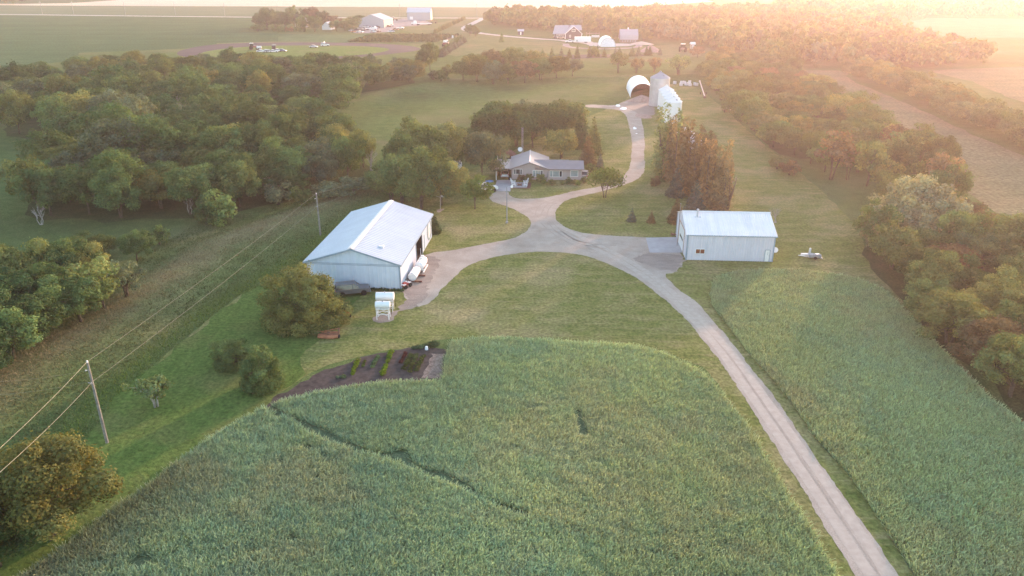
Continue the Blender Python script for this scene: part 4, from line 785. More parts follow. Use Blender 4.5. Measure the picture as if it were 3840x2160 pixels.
# augers
def auger(label, p, q_, zt_, z0, wx_):
    a, b = Vector(gflat(*p)), Vector(gflat(*q_)); L = (b-a).length; th = thing('grain_auger', label, 'auger', a, head(a, b)); g = MB(); g.tube([(0,0,z0),(L,0,zt_)], .2, 12); tu = g.build('tube', solid('augerpaint',(.62,.50,.44),.5), th, smooth=True)
    g = MB(); g.lathe([(.3,-.3),(.3,.25),(.1,.3)],12,Matrix.Translation((L,0,zt_-.1))); g.build('spout', M['galv'], tu)
    g = MB(); g.cbox((-.3,0,.35),(1.2,.9,.6)); g.build('intake_hopper', M['rust'], th, bevel=.05); xm = L*wx_; zm = z0+(zt_-z0)*wx_; g = MB()
    for sy in (-1.0,1.0): g.tube([(xm,sy,.4),(xm+.6,sy*.15,zm)], .05, 6); g.tube([(0.8,sy*.1,z0+.1),(xm,sy,.4)], .05, 6)
    g.tube([(xm,-1,.4),(xm,1,.4)], .05, 6); g.build('undercarriage', M['rust'], th); wheels(th, 2, 2.2, .4, (xm,), .22)
auger('long pale auger angled up in front of the treeline by the totes', u3(1938,985), u3(1885,858), 1.6, .5, .25)
auger('short pale auger resting on its wheels at the edge of the treeline', u3(2150,1125), u3(2245,1172), 1.3, 1.2, .2)

# ------------------------------------------------------------------ poles and wires
def upole(label, base, top4k, r=.15, arm=False):
    b = Vector(base); h = height_at(b, *k4(*top4k)); q = thing('utility_pole', label, 'utility pole', b); g = MB(); g.tube([(0,0,-.3),(0,0,h*.5),(0,0,h)], [r, r*.85, r*.68], 12); g.build('pole_shaft', M['pole'], q, smooth=True)
    g = MB(); g.lathe([(.04,h),(.09,h+.05),(.06,h+.14),(.09,h+.18),(.03,h+.24)],10); g.lathe([(.03,0),(.08,.05),(.03,.12)],8,Matrix.Translation((-.2,-.1,h-.75))@Matrix.Rotation(R(-90),4,'Y')); g.tube([(0,0,h-.75),(-.25,-.1,h-.72)],.02,5); g.build('insulator', M['plastic'], q, smooth=True)
    g = MB(); g.tube([(0,-.15,h-2.05),(-.3,-.15,h-2.0)], .03, 6); g.cbox((0,-.14,h-2.05),(.1,.1,.2)); g.build('bracket', M['steel'], q)
    return b, h
p1, h1 = upole('weathered wooden utility pole standing beside the ditch, nearest the viewer', gv(*k4(402, 1660)), (338, 1358))
p2, h2 = upole('wooden utility pole on the bank left of the steel barn', gv(*k4(1202, 882)), (1190, 728), .15)
def wire(label, a, b, sag, r=.022, group='overhead wires'):
    a, b = Vector(a), Vector(b); L = (b-a).length; pts = []
    for i in range(25): t = i/24; p = a.lerp(b, t); p.z -= sag*4*t*(1-t); pts.append(p)
    o = MB().tube(pts, r*.55, 5).build('overhead_wire', M['wire'], smooth=True); return tag(o, label, 'wire', group)
up1, lo1 = p1 + Vector((0,0,h1+.12)), p1 + Vector((0,0,h1-2.0)); up2, lo2 = p2 + Vector((0,0,h2+.12)), p2 + Vector((0,0,h2-2.0))
def far_pt(x, y, depth):
    d = ray(x, y); d = d / d[1]; return Vector(np.array([0,0,CAM_H]) + d * depth)
wire('upper overhead wire from the nearest pole to the pole by the barn', up1, up2, .35); wire('lower overhead wire from the nearest pole to the pole by the barn', lo1, lo2, .35)
wire('upper overhead wire running from the nearest pole out of view', up1, far_pt(-110, 1225, 36), .25); wire('lower overhead wire running from the nearest pole out of view', lo1, far_pt(-60, 1240, 36), .25)
wire('upper overhead wire from the barn pole into the tall yard trees', up2, far_pt(955, 432, 152), .3); wire('lower overhead wire from the barn pole into the tall yard trees', lo2, far_pt(955, 450, 150), .3)
wire('thin upper service wire leading left from the nearest pole', p1 + Vector((-.2,-.1,h1-.75)), far_pt(-140, 962, 58), .4, .012); wire('thin lower service wire leading left from the nearest pole', p1 + Vector((-.3,-.1,h1-1.95)), far_pt(-140, 998, 58), .4, .012)
b = gv(*k4(1901, 836)); h = height_at(b, *k4(1905, 700)); q = thing('yard_lamp', 'slim grey yard light pole with white lamp head at the drive fork', 'yard light', b); g = MB(); g.tube([(0,0,0),(0,0,h)], [.11,.075], 10); g.build('pole_shaft', M['grey'], q, smooth=True); g = MB(); g.tube([(0,0,h-.25),(.25,-.05,h),(.75,-.1,h+.08)], .035, 6); g.build('arm', M['galv'], q); g = MB(); g.lathe([(.02,.22),(.18,.16),(.24,0),(.2,-.2),(.05,-.24)],14,Matrix.Translation((.85,-.1,h+.05))); g.build('lamp_head', M['white'], q, smooth=True); g = MB(); g.box(-.2,.2,-.2,.2,0,.3); g.build('footing', M['concrete'], q)
# far roadside poles
for i, (x, y) in enumerate(((107,36),(186,36.6),(316,37.8),(442,38.6),(566,40),(700,41),(1006,42),(1200,43.5))):
    q = thing('roadside_pole', 'pale utility pole standing along the far road', 'utility pole', Vector(gflat(x, y)), 0, 'far roadside utility poles'); g = MB(); g.tube([(0,0,0),(0,0,11)], [.2,.14], 6); g.build('pole_shaft', M['palebark'], q); g = MB(); g.box(-.9,.9,-.06,.06,10.3,10.5); g.cbox((0,0,11.1),(.2,.2,.3)); g.build('crossarm', M['plastic'], q)
# sign frame beside the barn (small weathered birdhouse post)
b = gv(644+.25*1855, 362+.25*655); q = thing('garden_arbour', 'small weathered post frame under the trees behind the barn', 'arbour', b); g = MB(); g.tube([(0,0,0),(.1,0,2.6)], .08, 6); g.tube([(.1,0,2.6),(.9,0,2.7)], .06, 6); g.tube([(.15,0,2.2),(-.7,.1,2.5)], .05, 6); g.build('post', M['palebark'], q); g = MB(); g.box(.3,.9,-.2,.2,2.35,2.65); g.build('house_box', M['plastic'], q)
sheet('dirt_ring', [(644+.25*x, 362+.25*y) for x, y in ((1810,670),(1850,650),(1910,648),(1900,670),(1850,690),(1815,692))], .025, dirt, .3, .6, 1)

# ------------------------------------------------------------------ far farmyards
def gable_shed(name, label, loc, rz, w, L, h, rh, wall, roof, ridge='y', cat='shed', door=None, side=None):
    q = thing(name, label, cat, loc, rz); g = MB()
    if ridge == 'y':
        tp = lambda t: h + (rh-h)*(1-abs(2*t-1)); g.ribs((0,0,0),(w,0,0),(0,-1,0),tp,step=1,h=.05); g.build('wall', wall, q); g = MB(); g.ribs((w,L,0),(-w,0,0),(0,1,0),tp,step=1); g.build('wall', wall, q); g = MB(); g.ribs((0,L,0),(0,-L,0),(-1,0,0),lambda t:h,step=1); g.build('side_wall', side or wall, q); g = MB(); g.ribs((w,0,0),(0,L,0),(1,0,0),lambda t:h,step=1); g.build('side_wall', side or wall, q); g = MB(); slab(g,[(-.3,-.3,h-.1),(w/2,-.3,rh),(w/2,L+.3,rh),(-.3,L+.3,h-.1)],.12); slab(g,[(w+.3,-.3,h-.1),(w/2,-.3,rh),(w/2,L+.3,rh),(w+.3,L+.3,h-.1)],.12); g.build('roof', roof, q)
    else:
        g.ribs((0,0,0),(w,0,0),(0,-1,0),lambda t:h,step=1,h=.05); g.build('wall', wall, q); g = MB(); g.ribs((w,L,0),(-w,0,0),(0,1,0),lambda t:h,step=1); g.build('wall', wall, q); g = MB(); tp = lambda t: h + (rh-h)*(1-abs(2*t-1)); g.ribs((0,L,0),(0,-L,0),(-1,0,0),tp,step=1); g.build('side_wall', side or wall, q); g = MB(); g.ribs((w,0,0),(0,L,0),(1,0,0),tp,step=1); g.build('side_wall', side or wall, q); g = MB(); slab(g,[(-.3,-.4,h-.14),(w+.3,-.4,h-.14),(w+.3,L/2,rh),(-.3,L/2,rh)],.12); slab(g,[(-.3,L+.4,h-.14),(w+.3,L+.4,h-.14),(w+.3,L/2,rh),(-.3,L/2,rh)],.12); g.build('roof', roof, q)
    if door: g = MB(); g.box(door[0],door[1],-.12,-.06,door[2],door[3]); g.build('door', M['white'], q)
    return q
fa = zc(1280, 30, .18634); fb = zc(2040, 70, .18634); fc = zc(800, 30, .18634)
G = lambda f, x, y: Vector(gflat(*f(x, y)))
pa = Vector((-112.5, 590, 0)); gable_shed('machine_shed', 'grey gabled machine shed with tan side behind the parked wrecks at the far farm', pa, R(-12), 19.5, 19, 5.4, 9.0, M['greywall'], M['blueroof'], 'y', side=M['tanwall'])
gable_shed('workshop', 'long grey workshop with white door and tan end at the far farm', Vector((-87, 668, 0)), R(-1), 19.5, 13, 6.2, 9.6, M['greywall'], solid('paleroof',(.42,.46,.50),.5), 'x', door=(2.2,4.8,.6,2.9), side=M['tanwall'])
# far farm house among trees
gable_shed('white_farmhouse', 'white farmhouse mostly hidden by trees at the far farm', G(fc, 1650, 385), 0, 9, 8, 3.4, 6.2, M['white'], M['galv'], 'x', cat='house')
gable_shed('white_garage', 'white garage with grey roof right of the trees at the far farm', G(fc, 2190, 440), R(-8), 6.5, 8, 3, 5.2, M['white'], M['blueroof'], 'y', cat='garage')
def tractor(label, loc, rz, mat, s=1.0, cabmat=None, name='tractor'):
    q = thing(name, label, 'tractor', loc, rz, None, (s, s, s)); g = MB(); g.box(.2,2.2,-.4,.4,.9,1.6); g.box(-1.1,.3,-.5,.5,.8,1.4); g.build('body', mat, q, bevel=.08); g = MB(); g.prism([(-1.0,1.4),(.35,1.4),(.2,2.55),(-.95,2.55)],-.7,.7); g.build('cab', M['glass'], q); g = MB(); g.box(-1.15,.35,-.8,.8,2.55,2.75); g.build('cab_roof', cabmat or M['white'], q, bevel=.05)
    for x, r, w in ((-.7,.85,.5),(1.7,.55,.35)):
        for sy in (-1,1):
            Mx = Matrix.Translation((x,sy*.95,r))@Matrix.Rotation(R(90),4,'X'); g = MB(); g.lathe([(r*.55,-w/2),(r,-w/2),(r,w/2),(r*.55,w/2)],18,Mx); t_ = g.build('wheel', M['tyre'], q); g = MB(); g.lathe([(.03,-w*.4),(r*.55,-w*.45),(r*.55,w*.45),(.03,w*.4)],12,Mx); g.build('rim', mat, t_)
    g = MB(); g.tube([(1.4,.25,1.6),(1.4,.25,2.5)], .06, 6); g.build('exhaust', M['dark'], q); return q
tractor('red tractor with pale cab roof parked on the racetrack infield', G(fc, 800, 838), R(15), M['carred'], 1.25)
q = thing('water_trailer', 'cream tank trailer hitched behind the infield tractor', 'trailer', G(fc, 925, 842), R(10)); g = MB(); htank(q, 2.2, .7, 1.3, .3, M['plastic'], 'tank'); g = MB(); g.box(-1.3,2.2,-.5,.5,.5,.6); g.build('chassis', M['rust'], q); wheels(q, 2, 1.6, .45, (-.3,), .25)
for x, y, k, m_, l, a in ((960,892,'sedan','carwhite','white car at the left end of the infield group',.2),(1075,890,'sedan','carwhite','dull white car behind the treetops in the infield group',.5),(1125,893,'sedan','carsilver','silver blue car beside the white car on the infield',.5),(1215,893,'sedan','carwhite','brightest white car in the middle of the infield group',.25),(1300,878,'sedan','plastic','cream car behind the blue car on the infield',.1),(1390,878,'sedan','carblue','dark blue car at the right end of the infield group',-.15),(2020,800,'sedan','carsilver','pale silver car alone at the far edge of the infield',.0)):
    car(k, M[m_], l, G(fc, x, y), a, 'cars parked on the racetrack infield', True)
q = thing('dark_trailer', 'black box trailer standing behind the infield cars', 'trailer', G(fc, 1228, 845), R(100)); g = MB(); g.box(-1.6,1.6,-1,1,.5,2.6); g.build('box', M['carblack'], q, bevel=.04); wheels(q, 2, 2.1, .36, (.0,), .2); g = MB(); g.tube([(1.6,0,.5),(2.9,0,.5)], .06, 6); g.build('tongue', M['steel'], q)
q = thing('flag_stand', 'small pale wooden flag stand beside the racetrack straight', 'stand', G(fc, 2215, 768)); g = MB()
for x in (-.6,.6):
    for y in (-.6,.6): g.box(x-.06,x+.06,y-.06,y+.06,0,2.6)
g.build('post', M['palebark'], q); g = MB(); g.box(-.8,.8,-.8,.8,1.6,1.75); g.box(.6,.75,-.8,.8,1.75,2.6); g.build('platform', M['white'], q)
car('suv', M['carwhite'], 'white wagon beside the flag stand', G(fc, 2250, 770), .4, None, True)
# wrecks in the far yard
junk = [(210,470,'carsilver','sedan','tan wreck at the left end of the far scrap rows'),(265,490,'orange','sedan','orange wreck low at the left of the far scrap rows'),(320,455,'carblack','sedan','black wreck in the left of the far scrap rows'),(370,495,'carsilver','sedan','grey wreck nearest the vegetable rows'),(385,425,'carwhite','sedan','white roofed wreck behind the black ones'),(350,455,'carblue','sedan','dark blue wreck among the black ones'),(420,460,'carblack','suv','black wagon wreck right of the blue one'),(455,445,'rust','sedan','rusty wreck left of the long white truck'),(500,400,'carwhite','suv','white wagon close to the shed wall'),(545,390,'carred','pickup','red truck against the shed wall'),(590,375,'carred','sedan','dark red wreck against the shed wall'),(640,385,'carblue','sedan','blue wreck against the shed wall'),(690,385,'carred','suv','red wagon at the shed wall beside the doorway'),(735,395,'rust','sedan','rusty wreck at the right of the shed wall'),(650,410,'carwhite','pickup','white pickup before the red wrecks'),(645,490,'carwhite','suv','white fronted truck at the near right of the scrap rows'),(690,490,'rust','pickup','rusty flatbed beside the white fronted truck'),(740,480,'rust','sedan','brown wreck right of the rusty flatbed'),(1010,490,'plastic','sedan','lone pale wreck on the gravel edge'),(940,385,'rust','sedan','brown car at the tan shed side'),(995,370,'carwhite','suv','white van parked at the tan side of the machine shed'),(1095,445,'orange','sedan','orange wreck at the right edge of the far yard'),(1190,420,'plastic','pickup','pale truck at the right edge of the far yard')]
for i, (x, y, m_, k, l) in enumerate(junk): car(k, M[m_], l, G(fa, x, y), random.uniform(-.7,.7), 'wrecked vehicles in the far farmyard', True, 'wrecked_car', 'car')
q = thing('cab_truck', 'long white flatbed truck in front of the far machine shed', 'truck', G(fa, 600, 445), .05); g = MB(); g.box(-4,2.2,-1.1,1.1,.8,1.3); g.build('bed', M['white'], q, bevel=.04); g = MB(); g.prism([(2.3,.6),(4.1,.6),(4.1,1.5),(3.4,1.7),(3.1,2.6),(2.3,2.6)],-1,1); g.build('cab', M['carwhite'], q, bevel=.05); wheels(q, 7, 2.2, .48, (3.2,-2.2,-3.2), .3)
q = thing('grader', 'tan road grader standing on the far yard gravel', 'grader', G(fa, 1050, 255), .1); g = MB(); g.box(-2.4,0,-.9,.9,.9,1.9); g.box(0,3,-.25,.25,1.3,1.7); g.build('body', M['orange'], q, bevel=.06); g = MB(); g.box(-.9,.6,-.8,.8,1.9,3.2); g.build('cab', M['tanwall'], q, bevel=.04); g = MB(); g.box(.8,1,-1.7,1.7,.3,.9); g.build('blade', M['steel'], q); wheels(q, 5, 2.2, .65, (-1.8,-.5,2.7), .4)
q = thing('semi_truck', 'white tractor truck with lowbed trailer before the far workshop', 'truck', G(fa, 1480, 345), R(180)+.03); g = MB(); g.prism([(-1.4,.8),(2.6,.8),(2.6,1.7),(1.0,2.0),(.7,3.2),(-1.2,3.2)],-1.15,1.15); g.build('cab', M['carwhite'], q, bevel=.08); g = MB(); g.prism([(.62,2.1),(.95,2.1),(.75,2.9),(.62,2.9)],-1.05,1.05); g.build('windscreen', M['glass'], q); g = MB(); g.box(-13,-1.4,-1.15,1.15,1.0,1.3); g.build('lowbed', M['plastic'], q); wheels(q, 12, 2.4, .5, (1.9,-2.0,-3.1,-10.4,-11.6), .4)
q = thing('farm_implement', 'brown folded field implement beside the far workshop', 'implement', G(fa, 1860, 310), .1); g = MB()
for i in range(6): g.tube([(-3+i*1.1,-.6,.5),(-3+i*1.1,.9,2.4)], .09, 5); g.tube([(-3+i*1.1,.9,2.4),(-2.4+i*1.1,.2,.4)], .07, 5)
g.box(-3.4,3,-.15,.15,.7,.95); g.box(-3.4,3,.7,.95,1.9,2.1); g.build('frame', M['rust'], q); wheels(q, 4, 2.2, .5, (-1.5,1.5), .3)
# sprayer by the hedge
q = thing('field_sprayer', 'red field sprayer with twin white tanks beside the far shrub hedge', 'sprayer', G(fa, 2105, 775), R(80)); g = MB(); g.box(-1.6,1.8,-1.5,1.5,1.2,2.3); g.build('body', M['carred'], q, bevel=.1); g = MB(); g.box(-.9,.4,-1.35,-.1,2.3,3.5); g.build('cab', M['carwhite'], q, bevel=.08); g = MB(); g.box(-.9,.4,.1,1.3,2.3,3.3); g.build('tank', M['white'], q, bevel=.15); wheels(q, 4, 3.4, .85, (-1.3,1.4), .5); g = MB(); g.box(-.92,.42,-1.4,-1.0,2.7,3.2); g.build('windscreen', M['glass'], q); g = MB(); g.tube([(-2,-2.2,1.6),(-2,2.2,1.6)], .12, 6); g.build('boom', M['rust'], q)
q = thing('white_drum', 'small white drum on the dark bed above the sprayer', 'drum', G(fa, 2240, 605)); g = MB(); g.lathe([(.5,0),(.55,.3),(.55,1.4),(.4,1.6)],14); g.build('shell', M['white'], q, smooth=True); g = MB(); g.lathe([(.2,1.6),(.2,1.72)],10); g.build('lid', M['grey'], q)
sheet('dark_bed', [fa(2080,640),fa(2200,575),fa(2260,580),fa(2150,645)], .07, M['darksoil'], .3, 2, 1)
# --- neighbour's place
hq = thing('neighbour_house', 'dark sided house with grey roof and white gable trim by the far woods', 'house', G(fb, 425, 408), R(3)); g = MB()
g.prism([(0,0),(10.3,0),(10.3,3.0),(5.15,7.4),(0,3.0)], 0, 9); g.box(-5.8,0,3.5,10,0,2.8); g.build('wall', M['darkwall'], hq); g = MB(); slab(g,[(-.4,-.5,2.85),(5.15,-.5,7.5),(5.15,9,7.5),(-.4,9,2.85)],.2); slab(g,[(10.7,-.5,2.85),(5.15,-.5,7.5),(5.15,9,7.5),(10.7,9,2.85)],.2); slab(g,[(-7.6,2.8,2.6),(3,2.8,2.6),(3,8.5,7.4),(-5.6,8.5,7.4)],.2); slab(g,[(4,3.5,4.8),(10.9,3.5,4.8),(10.9,8.5,7.4),(4,8.5,7.4)],.2); slab(g,[(-5.6,14,2.6),(10.9,14,2.6),(10.9,8.5,7.4),(-5.6,8.5,7.4)],.2); g.build('roof', M['blueroof'], hq)
g = MB()
for sx in (-1,1): g.add([(5.15,-.62,7.25),(5.15+sx*5.6,-.62,2.5),(5.15+sx*5.6,-.62,2.95),(5.15,-.62,7.75),(5.15,-.5,7.25),(5.15+sx*5.6,-.5,2.5),(5.15+sx*5.6,-.5,2.95),(5.15,-.5,7.75)],[(0,1,2,3),(4,7,6,5),(0,4,5,1),(2,6,7,3)])
g.box(-.1,.25,-.1,.0,0,2.9); g.box(10.05,10.4,-.1,0,0,2.9); g.build('trim', M['white'], hq)
window(hq, 4.0, 6.3, 4.2, 5.8, -.02, (.33,.66), [M['glass']]*3, M['white'], .18); window(hq, 2.6, 3.5, .9, 2.3, -.02, (), [M['glass']], M['white'], .2)
for x in (-5.2,-4.0,-2.8,-1.5): window(hq, x, x+.95, .8, 2.4, 3.45, (), [M['glass']], M['white'], .16)
g = MB(); g.box(6.6,9.8,-.12,-.02,0,2.2); g.build('garage_door', M['brown'], hq)
car('pickup', M['carwhite'], 'white pickup hitched to the long white trailer by the far house', G(fb, 520, 482), R(181), None, False, 'pickup_truck', 'pickup')
q = thing('cargo_trailer', 'long white enclosed trailer hitched behind the white pickup', 'trailer', G(fb, 770, 484), R(180)); g = MB(); g.box(-5,4.6,-1.2,1.2,.55,3.4); g.build('box', M['white'], q, bevel=.1); wheels(q, 4, 2.3, .4, (-1.6,-2.6), .25); g = MB(); g.tube([(4.6,0,1.2),(6.2,0,1.2)], .12, 6); g.build('tongue', M['steel'], q); g = MB(); g.box(2.9,3.6,1.2,1.24,.8,1.6); g.build('side_hatch', M['grey'], q)
for x, y, l in ((250,392,'brown car at the left front of the dark house'),(340,405,'tan car in front of the dark house')): car('sedan', M['rust'] if x < 300 else M['tanwall'], l, G(fb, x, y), .1, None, True)
hoop('hoop_shelter', 'white hoop shelter with closed pale front at the neighbour place', G(fb, 1288, 570), R(-1), 8.3, 15, 4.9, True, M['fabric'])
q = thing('gambrel_barn', 'old dark barn with grey gambrel roof on a stone base by the far woods', 'barn', G(fb, 1535, 487), R(-2)); bwid = 10; g = MB(); g.box(0,bwid,0,8,0,1.9); g.build('stone_base', M['oldwood'], q); g = MB(); pr = [(-.3,1.8),(.1,4.2),(2.6,6.6),(4,7.4),(5.4,6.6),(7.9,4.2),(8.3,1.8)]; vs = [(-.4,y,z) for y,z in pr]+[(bwid+.4,y,z) for y,z in pr]; g.add(vs,[(i,i+1,i+8,i+7) for i in range(6)]); g.build('roof', M['blueroof'], q); g = MB(); g.add([(0,y*.98+.08,z) for y,z in pr],[tuple(range(7))]); g.add([(bwid,y*.98+.08,z) for y,z in pr],[tuple(range(7))]); g.build('gable_wall', M['darkwall'], q); g = MB(); g.lathe([(.35,7.3),(.35,8.1),(.05,8.5)],8,Matrix.Translation((4.6,4,0))); g.build('roof_vent', M['white'], q)
for i in range(6): g = MB(); g.box(1+i*1.5,1.6+i*1.5,-.06,.0,.7,1.4); g.build('window', M['paleglass'], q)
f3 = lambda x, y: (1288+.25*x, .25*y)
def hut(label, p, w, d_, h, wall, roof):
    q = thing('garden_shed', label, 'shed', Vector(gflat(*p))); g = MB(); g.box(-w/2,w/2,0,d_,0,h); g.build('wall', wall, q); g = MB(); slab(g,[(-w/2-.4,-.5,h-.1),(w/2+.4,-.5,h-.1),(w/2+.4,d_/2,h+1),(-w/2-.4,d_/2,h+1)],.12); slab(g,[(-w/2-.4,d_+.5,h-.1),(w/2+.4,d_+.5,h-.1),(w/2+.4,d_/2,h+1),(-w/2-.4,d_/2,h+1)],.12); g.build('roof', roof, q); g = MB(); g.box(-.4,.4,-.08,-.01,0,h*.8); g.build('door', M['white'] if wall is not M['white'] else M['grey'], q)
hut('small grey shed with pale roof left of the dark house', f3(88,352), 3.6, 3.5, 2.4, M['darkwall'], M['galv'])
hut('tiny white roofed shed alone on the grass by the right woods', f3(1818,492), 2.0, 2.2, 2.4, M['tanwall'], M['white'])
heap('soil_heap', 'tall brown soil heap right of the neighbour hoop shelter', G(fb, 2140, 670), 5.5, 4, 3.6, M['dirtpile'], 8)
heap('sand_heap', 'long low tan heap beside the old barn', G(fb, 1960, 515), 6.5, 4, 1.6, M['tanwall'], 9)
tractor('dark tractor parked on the grass left of the tiny shed', Vector(gflat(*f3(1718, 520))), 1.2, M['cargrey'], 1.5)
for i, (x0, y0, x1, y1, l) in enumerate(((2015,540,2178,560,'large white plastic sheet at the edge of the right woods'),(2095,572,2178,590,'small white plastic sheet below the large one'))):
    tarp(l, [f3(x0,y0-5),f3((x0+x1)/2,y0-14),f3(x1,y0+8),f3(x1,y1),f3((x0+x1)/2,y1+3),f3(x0+20,y1-3)], .8, 10+i)
q = thing('play_frame', 'pale wooden frame standing between the trailer and the old barn', 'frame', G(fb, 980, 375)); g = MB()
for x in (-4,-2,2,4): g.box(x-.12,x+.12,-.12,.12,0,3.2)
g.box(-4,4,-.1,.1,2.2,2.4); g.build('post', M['palebark'], q); g = MB(); g.box(-.5,4.2,-.5,1.5,0,1.1); g.build('deck', M['plastic'], q)
# ------------------------------------------------------------------ vegetation
def leafcloud(seed, lobes, n, leaf, fill=.35, droop=0.0, upbias=.25, tint=.22, aspect=.75):
    """leaf-sized faces spread through a set of lobes (cx,cy,cz,rx,ry,rz)"""
    g = np.random.default_rng(seed); Lb = np.array(lobes, float); w = (Lb[:, 3] * Lb[:, 4] * Lb[:, 5]) ** (2/3.); k = g.choice(len(Lb), n, p=w / w.sum())
    d = g.normal(size=(n, 3)); d[:, 2] += .25; d /= np.linalg.norm(d, axis=1)[:, None]
    r = np.where(g.random(n) < fill, g.uniform(.35, .85, n), g.uniform(.8, 1.08, n)); r = np.where(g.random(n) < .09, r * g.uniform(1.08, 1.4, n), r); r *= 1 + .15 * np.sin(d[:, 0] * 5 + k) * np.sin(d[:, 1] * 6 + 2 * k) + .1 * np.sin(d[:, 2] * 7 + k)
    P = Lb[k, :3] + d * r[:, None] * Lb[k, 3:6]
    nn = d * 1.0 + g.normal(size=(n, 3)) * .42; nn[:, 2] += upbias; nn /= np.linalg.norm(nn, axis=1)[:, None]
    a = np.cross(nn, g.normal(size=(n, 3))); a /= np.linalg.norm(a, axis=1)[:, None]; b = np.cross(nn, a)
    if droop: b = b * (1 - droop) + np.array([0, 0, -1.0]) * droop; b /= np.linalg.norm(b, axis=1)[:, None]
    s = leaf * g.uniform(.55, 1.35, n)[:, None]; a = a * s * aspect; b = b * s * (1 + droop)
    j = lambda: g.uniform(.6, 1.2, n)[:, None]
    Q = np.stack([P - a * j() - b * j() * .4, P + a * j() * .5 - b * j(), P + a * j() + b * j() * .4, P - a * j() * .5 + b * j()], 1).reshape(-1, 3)
    lt = g.uniform(1 - tint, 1 + tint, len(Lb)); c = lt[k] * g.uniform(.78, 1.25, n); yel = np.clip(g.normal(.0, .10, n) + (g.random(len(Lb))[k] - .5) * .25, -.25, .4)
    K = np.stack([c * (1 + yel), c * (1 + yel * .35), c * (1 - yel * .5)], 1)
    return Q, np.repeat(K, 4, 0)
def lobes_broad(seed, R_, H, zb, n, flat=1.0, rr=(.30, .46)):
    g = random.Random(seed); L = []; cz = (H + zb) / 2; hz_ = (H - zb) / 2; pa, pb = g.uniform(0, 6.28), g.uniform(0, 6.28)
    for i in range(n):
        u = (i + .5) / n; z = 1 - 2 * u * .93; t = i * 2.39996 + g.uniform(-.4, .4); q = math.sqrt(max(0, 1 - z * z)); k = g.uniform(.55, .92) * (1 + .16*math.sin(t + pa) + .12*math.sin(2*t + pb))
        r = R_ * g.uniform(*rr) * .92; L.append((R_ * q * k * math.cos(t), R_ * q * k * math.sin(t), cz + hz_ * z * k * .95 + g.uniform(-.3, .3), r * g.uniform(.9, 1.15), r * g.uniform(.9, 1.15), r * g.uniform(.72, .95) * flat))
    L.append((0, 0, cz, R_ * .5, R_ * .5, hz_ * .6)); return L
def trunk_mesh(seed, lobes, h, r, mat, stems=1, n=7):
    g = random.Random(seed); mb = MB()
    for s_ in range(stems):
        t0 = 2 * math.pi * s_ / stems + g.uniform(-.3, .3); ox, oy = (r * 1.2 * math.cos(t0), r * 1.2 * math.sin(t0)) if stems > 1 else (0, 0); tx, ty = ox * 4 + g.uniform(-.3, .3), oy * 4 + g.uniform(-.3, .3)
        mb.tube([(ox, oy, -.3), (ox + tx * .15, oy + ty * .15, h * .25), (ox + tx * .5, oy + ty * .5, h * .5), (tx, ty, h * .8)], [r, r * .78, r * .55, r * .2], 8)
        for i in range(n):
            c = lobes[g.randrange(len(lobes))]; f = g.uniform(.22, .6); st = Vector((ox + tx * f, oy + ty * f, h * f)); en = Vector(c[:3]); md = st.lerp(en, .5) + Vector((g.uniform(-.3, .3), g.uniform(-.3, .3), g.uniform(0, .5)))
            mb.tube([st, md, en], [r * .36, r * .24, r * .09], 5)
    me = bpy.data.meshes.new('trunk'); me.from_pydata(mb.v, [], mb.f); me.materials.append(mat); me.polygons.foreach_set('use_smooth', [True] * len(me.polygons)); return me
def variant(seed, lobes, n, leaf, h, r, stems=1, bark='bark', **kw):
    Q, K = leafcloud(seed, lobes, n, leaf, **kw); return qmesh('crown', Q, np.arange(len(Q)).reshape(-1, 4), M['leaf'], K), trunk_mesh(seed, lobes, h, r, M[bark], stems)
V_ = {}
V_['wood'] = [variant(100 + i, lobes_broad(100 + i, 4.6 + .25*(i % 3), 9.5 + .6 * (i % 4), 1.2 + .3*(i % 3), 24 + i % 5, rr=(.22, .37)), 8000, .205, 7, .2, 1 + i % 2) for i in range(9)]
V_['thin'] = [variant(130 + i, lobes_broad(130 + i, 3.6, 9.5, 2.6, 11, rr=(.26, .4)), 1700, .27, 8, .16, 2, fill=.2) for i in range(3)]
V_['dome'] = [variant(140 + i, lobes_broad(140 + i, 4.8, 8.5, .6, 24, rr=(.26, .36)), 5200, .24, 6, .2, 3) for i in range(3)]
V_['bush'] = [variant(150 + i, lobes_broad(150 + i, 2.0, 3.4, .0, 12), 1500, .17, 2.4, .08, 4) for i in range(4)]
V_['round'] = [variant(160, lobes_broad(160, 2.3, 5.6, 1.5, 14), 2600, .17, 4, .12)]
V_['umbrella'] = [variant(161, [(x, y, z, 1.2, 1.2, .75) for x, y, z in [(2.1*math.cos(t), 2.1*math.sin(t), 3.1 + .35*math.sin(3*t)) for t in np.arange(0, 6.28, .75)] + [(1.0*math.cos(t), 1.0*math.sin(t), 4.1) for t in np.arange(0.3, 6.28, 1.3)] + [(0, 0, 4.3)]], 2000, .17, 3.6, .12, 2, fill=.2)]
def lob_poplar(seed):
    g = random.Random(seed); L = []
    for s_ in range(7):
        t = g.uniform(0, 6.28); rr = g.uniform(.1, .9); x, y = rr*math.cos(t), rr*math.sin(t); top = g.uniform(8.5, 13) - rr * 1.5; z0 = g.uniform(.8, 2)
        for j in range(6): f = j / 5; L.append((x * (1 + .3*f), y * (1 + .3*f), z0 + (top - z0) * f, .62 * (1 - .55*f), .62 * (1 - .55*f), (top - z0) / 9))
    return L
V_['poplar'] = [variant(170 + i, lob_poplar(170 + i), 2500, .18, 11, .16, 3, fill=.4, droop=.55, upbias=0, aspect=.5) for i in range(4)]
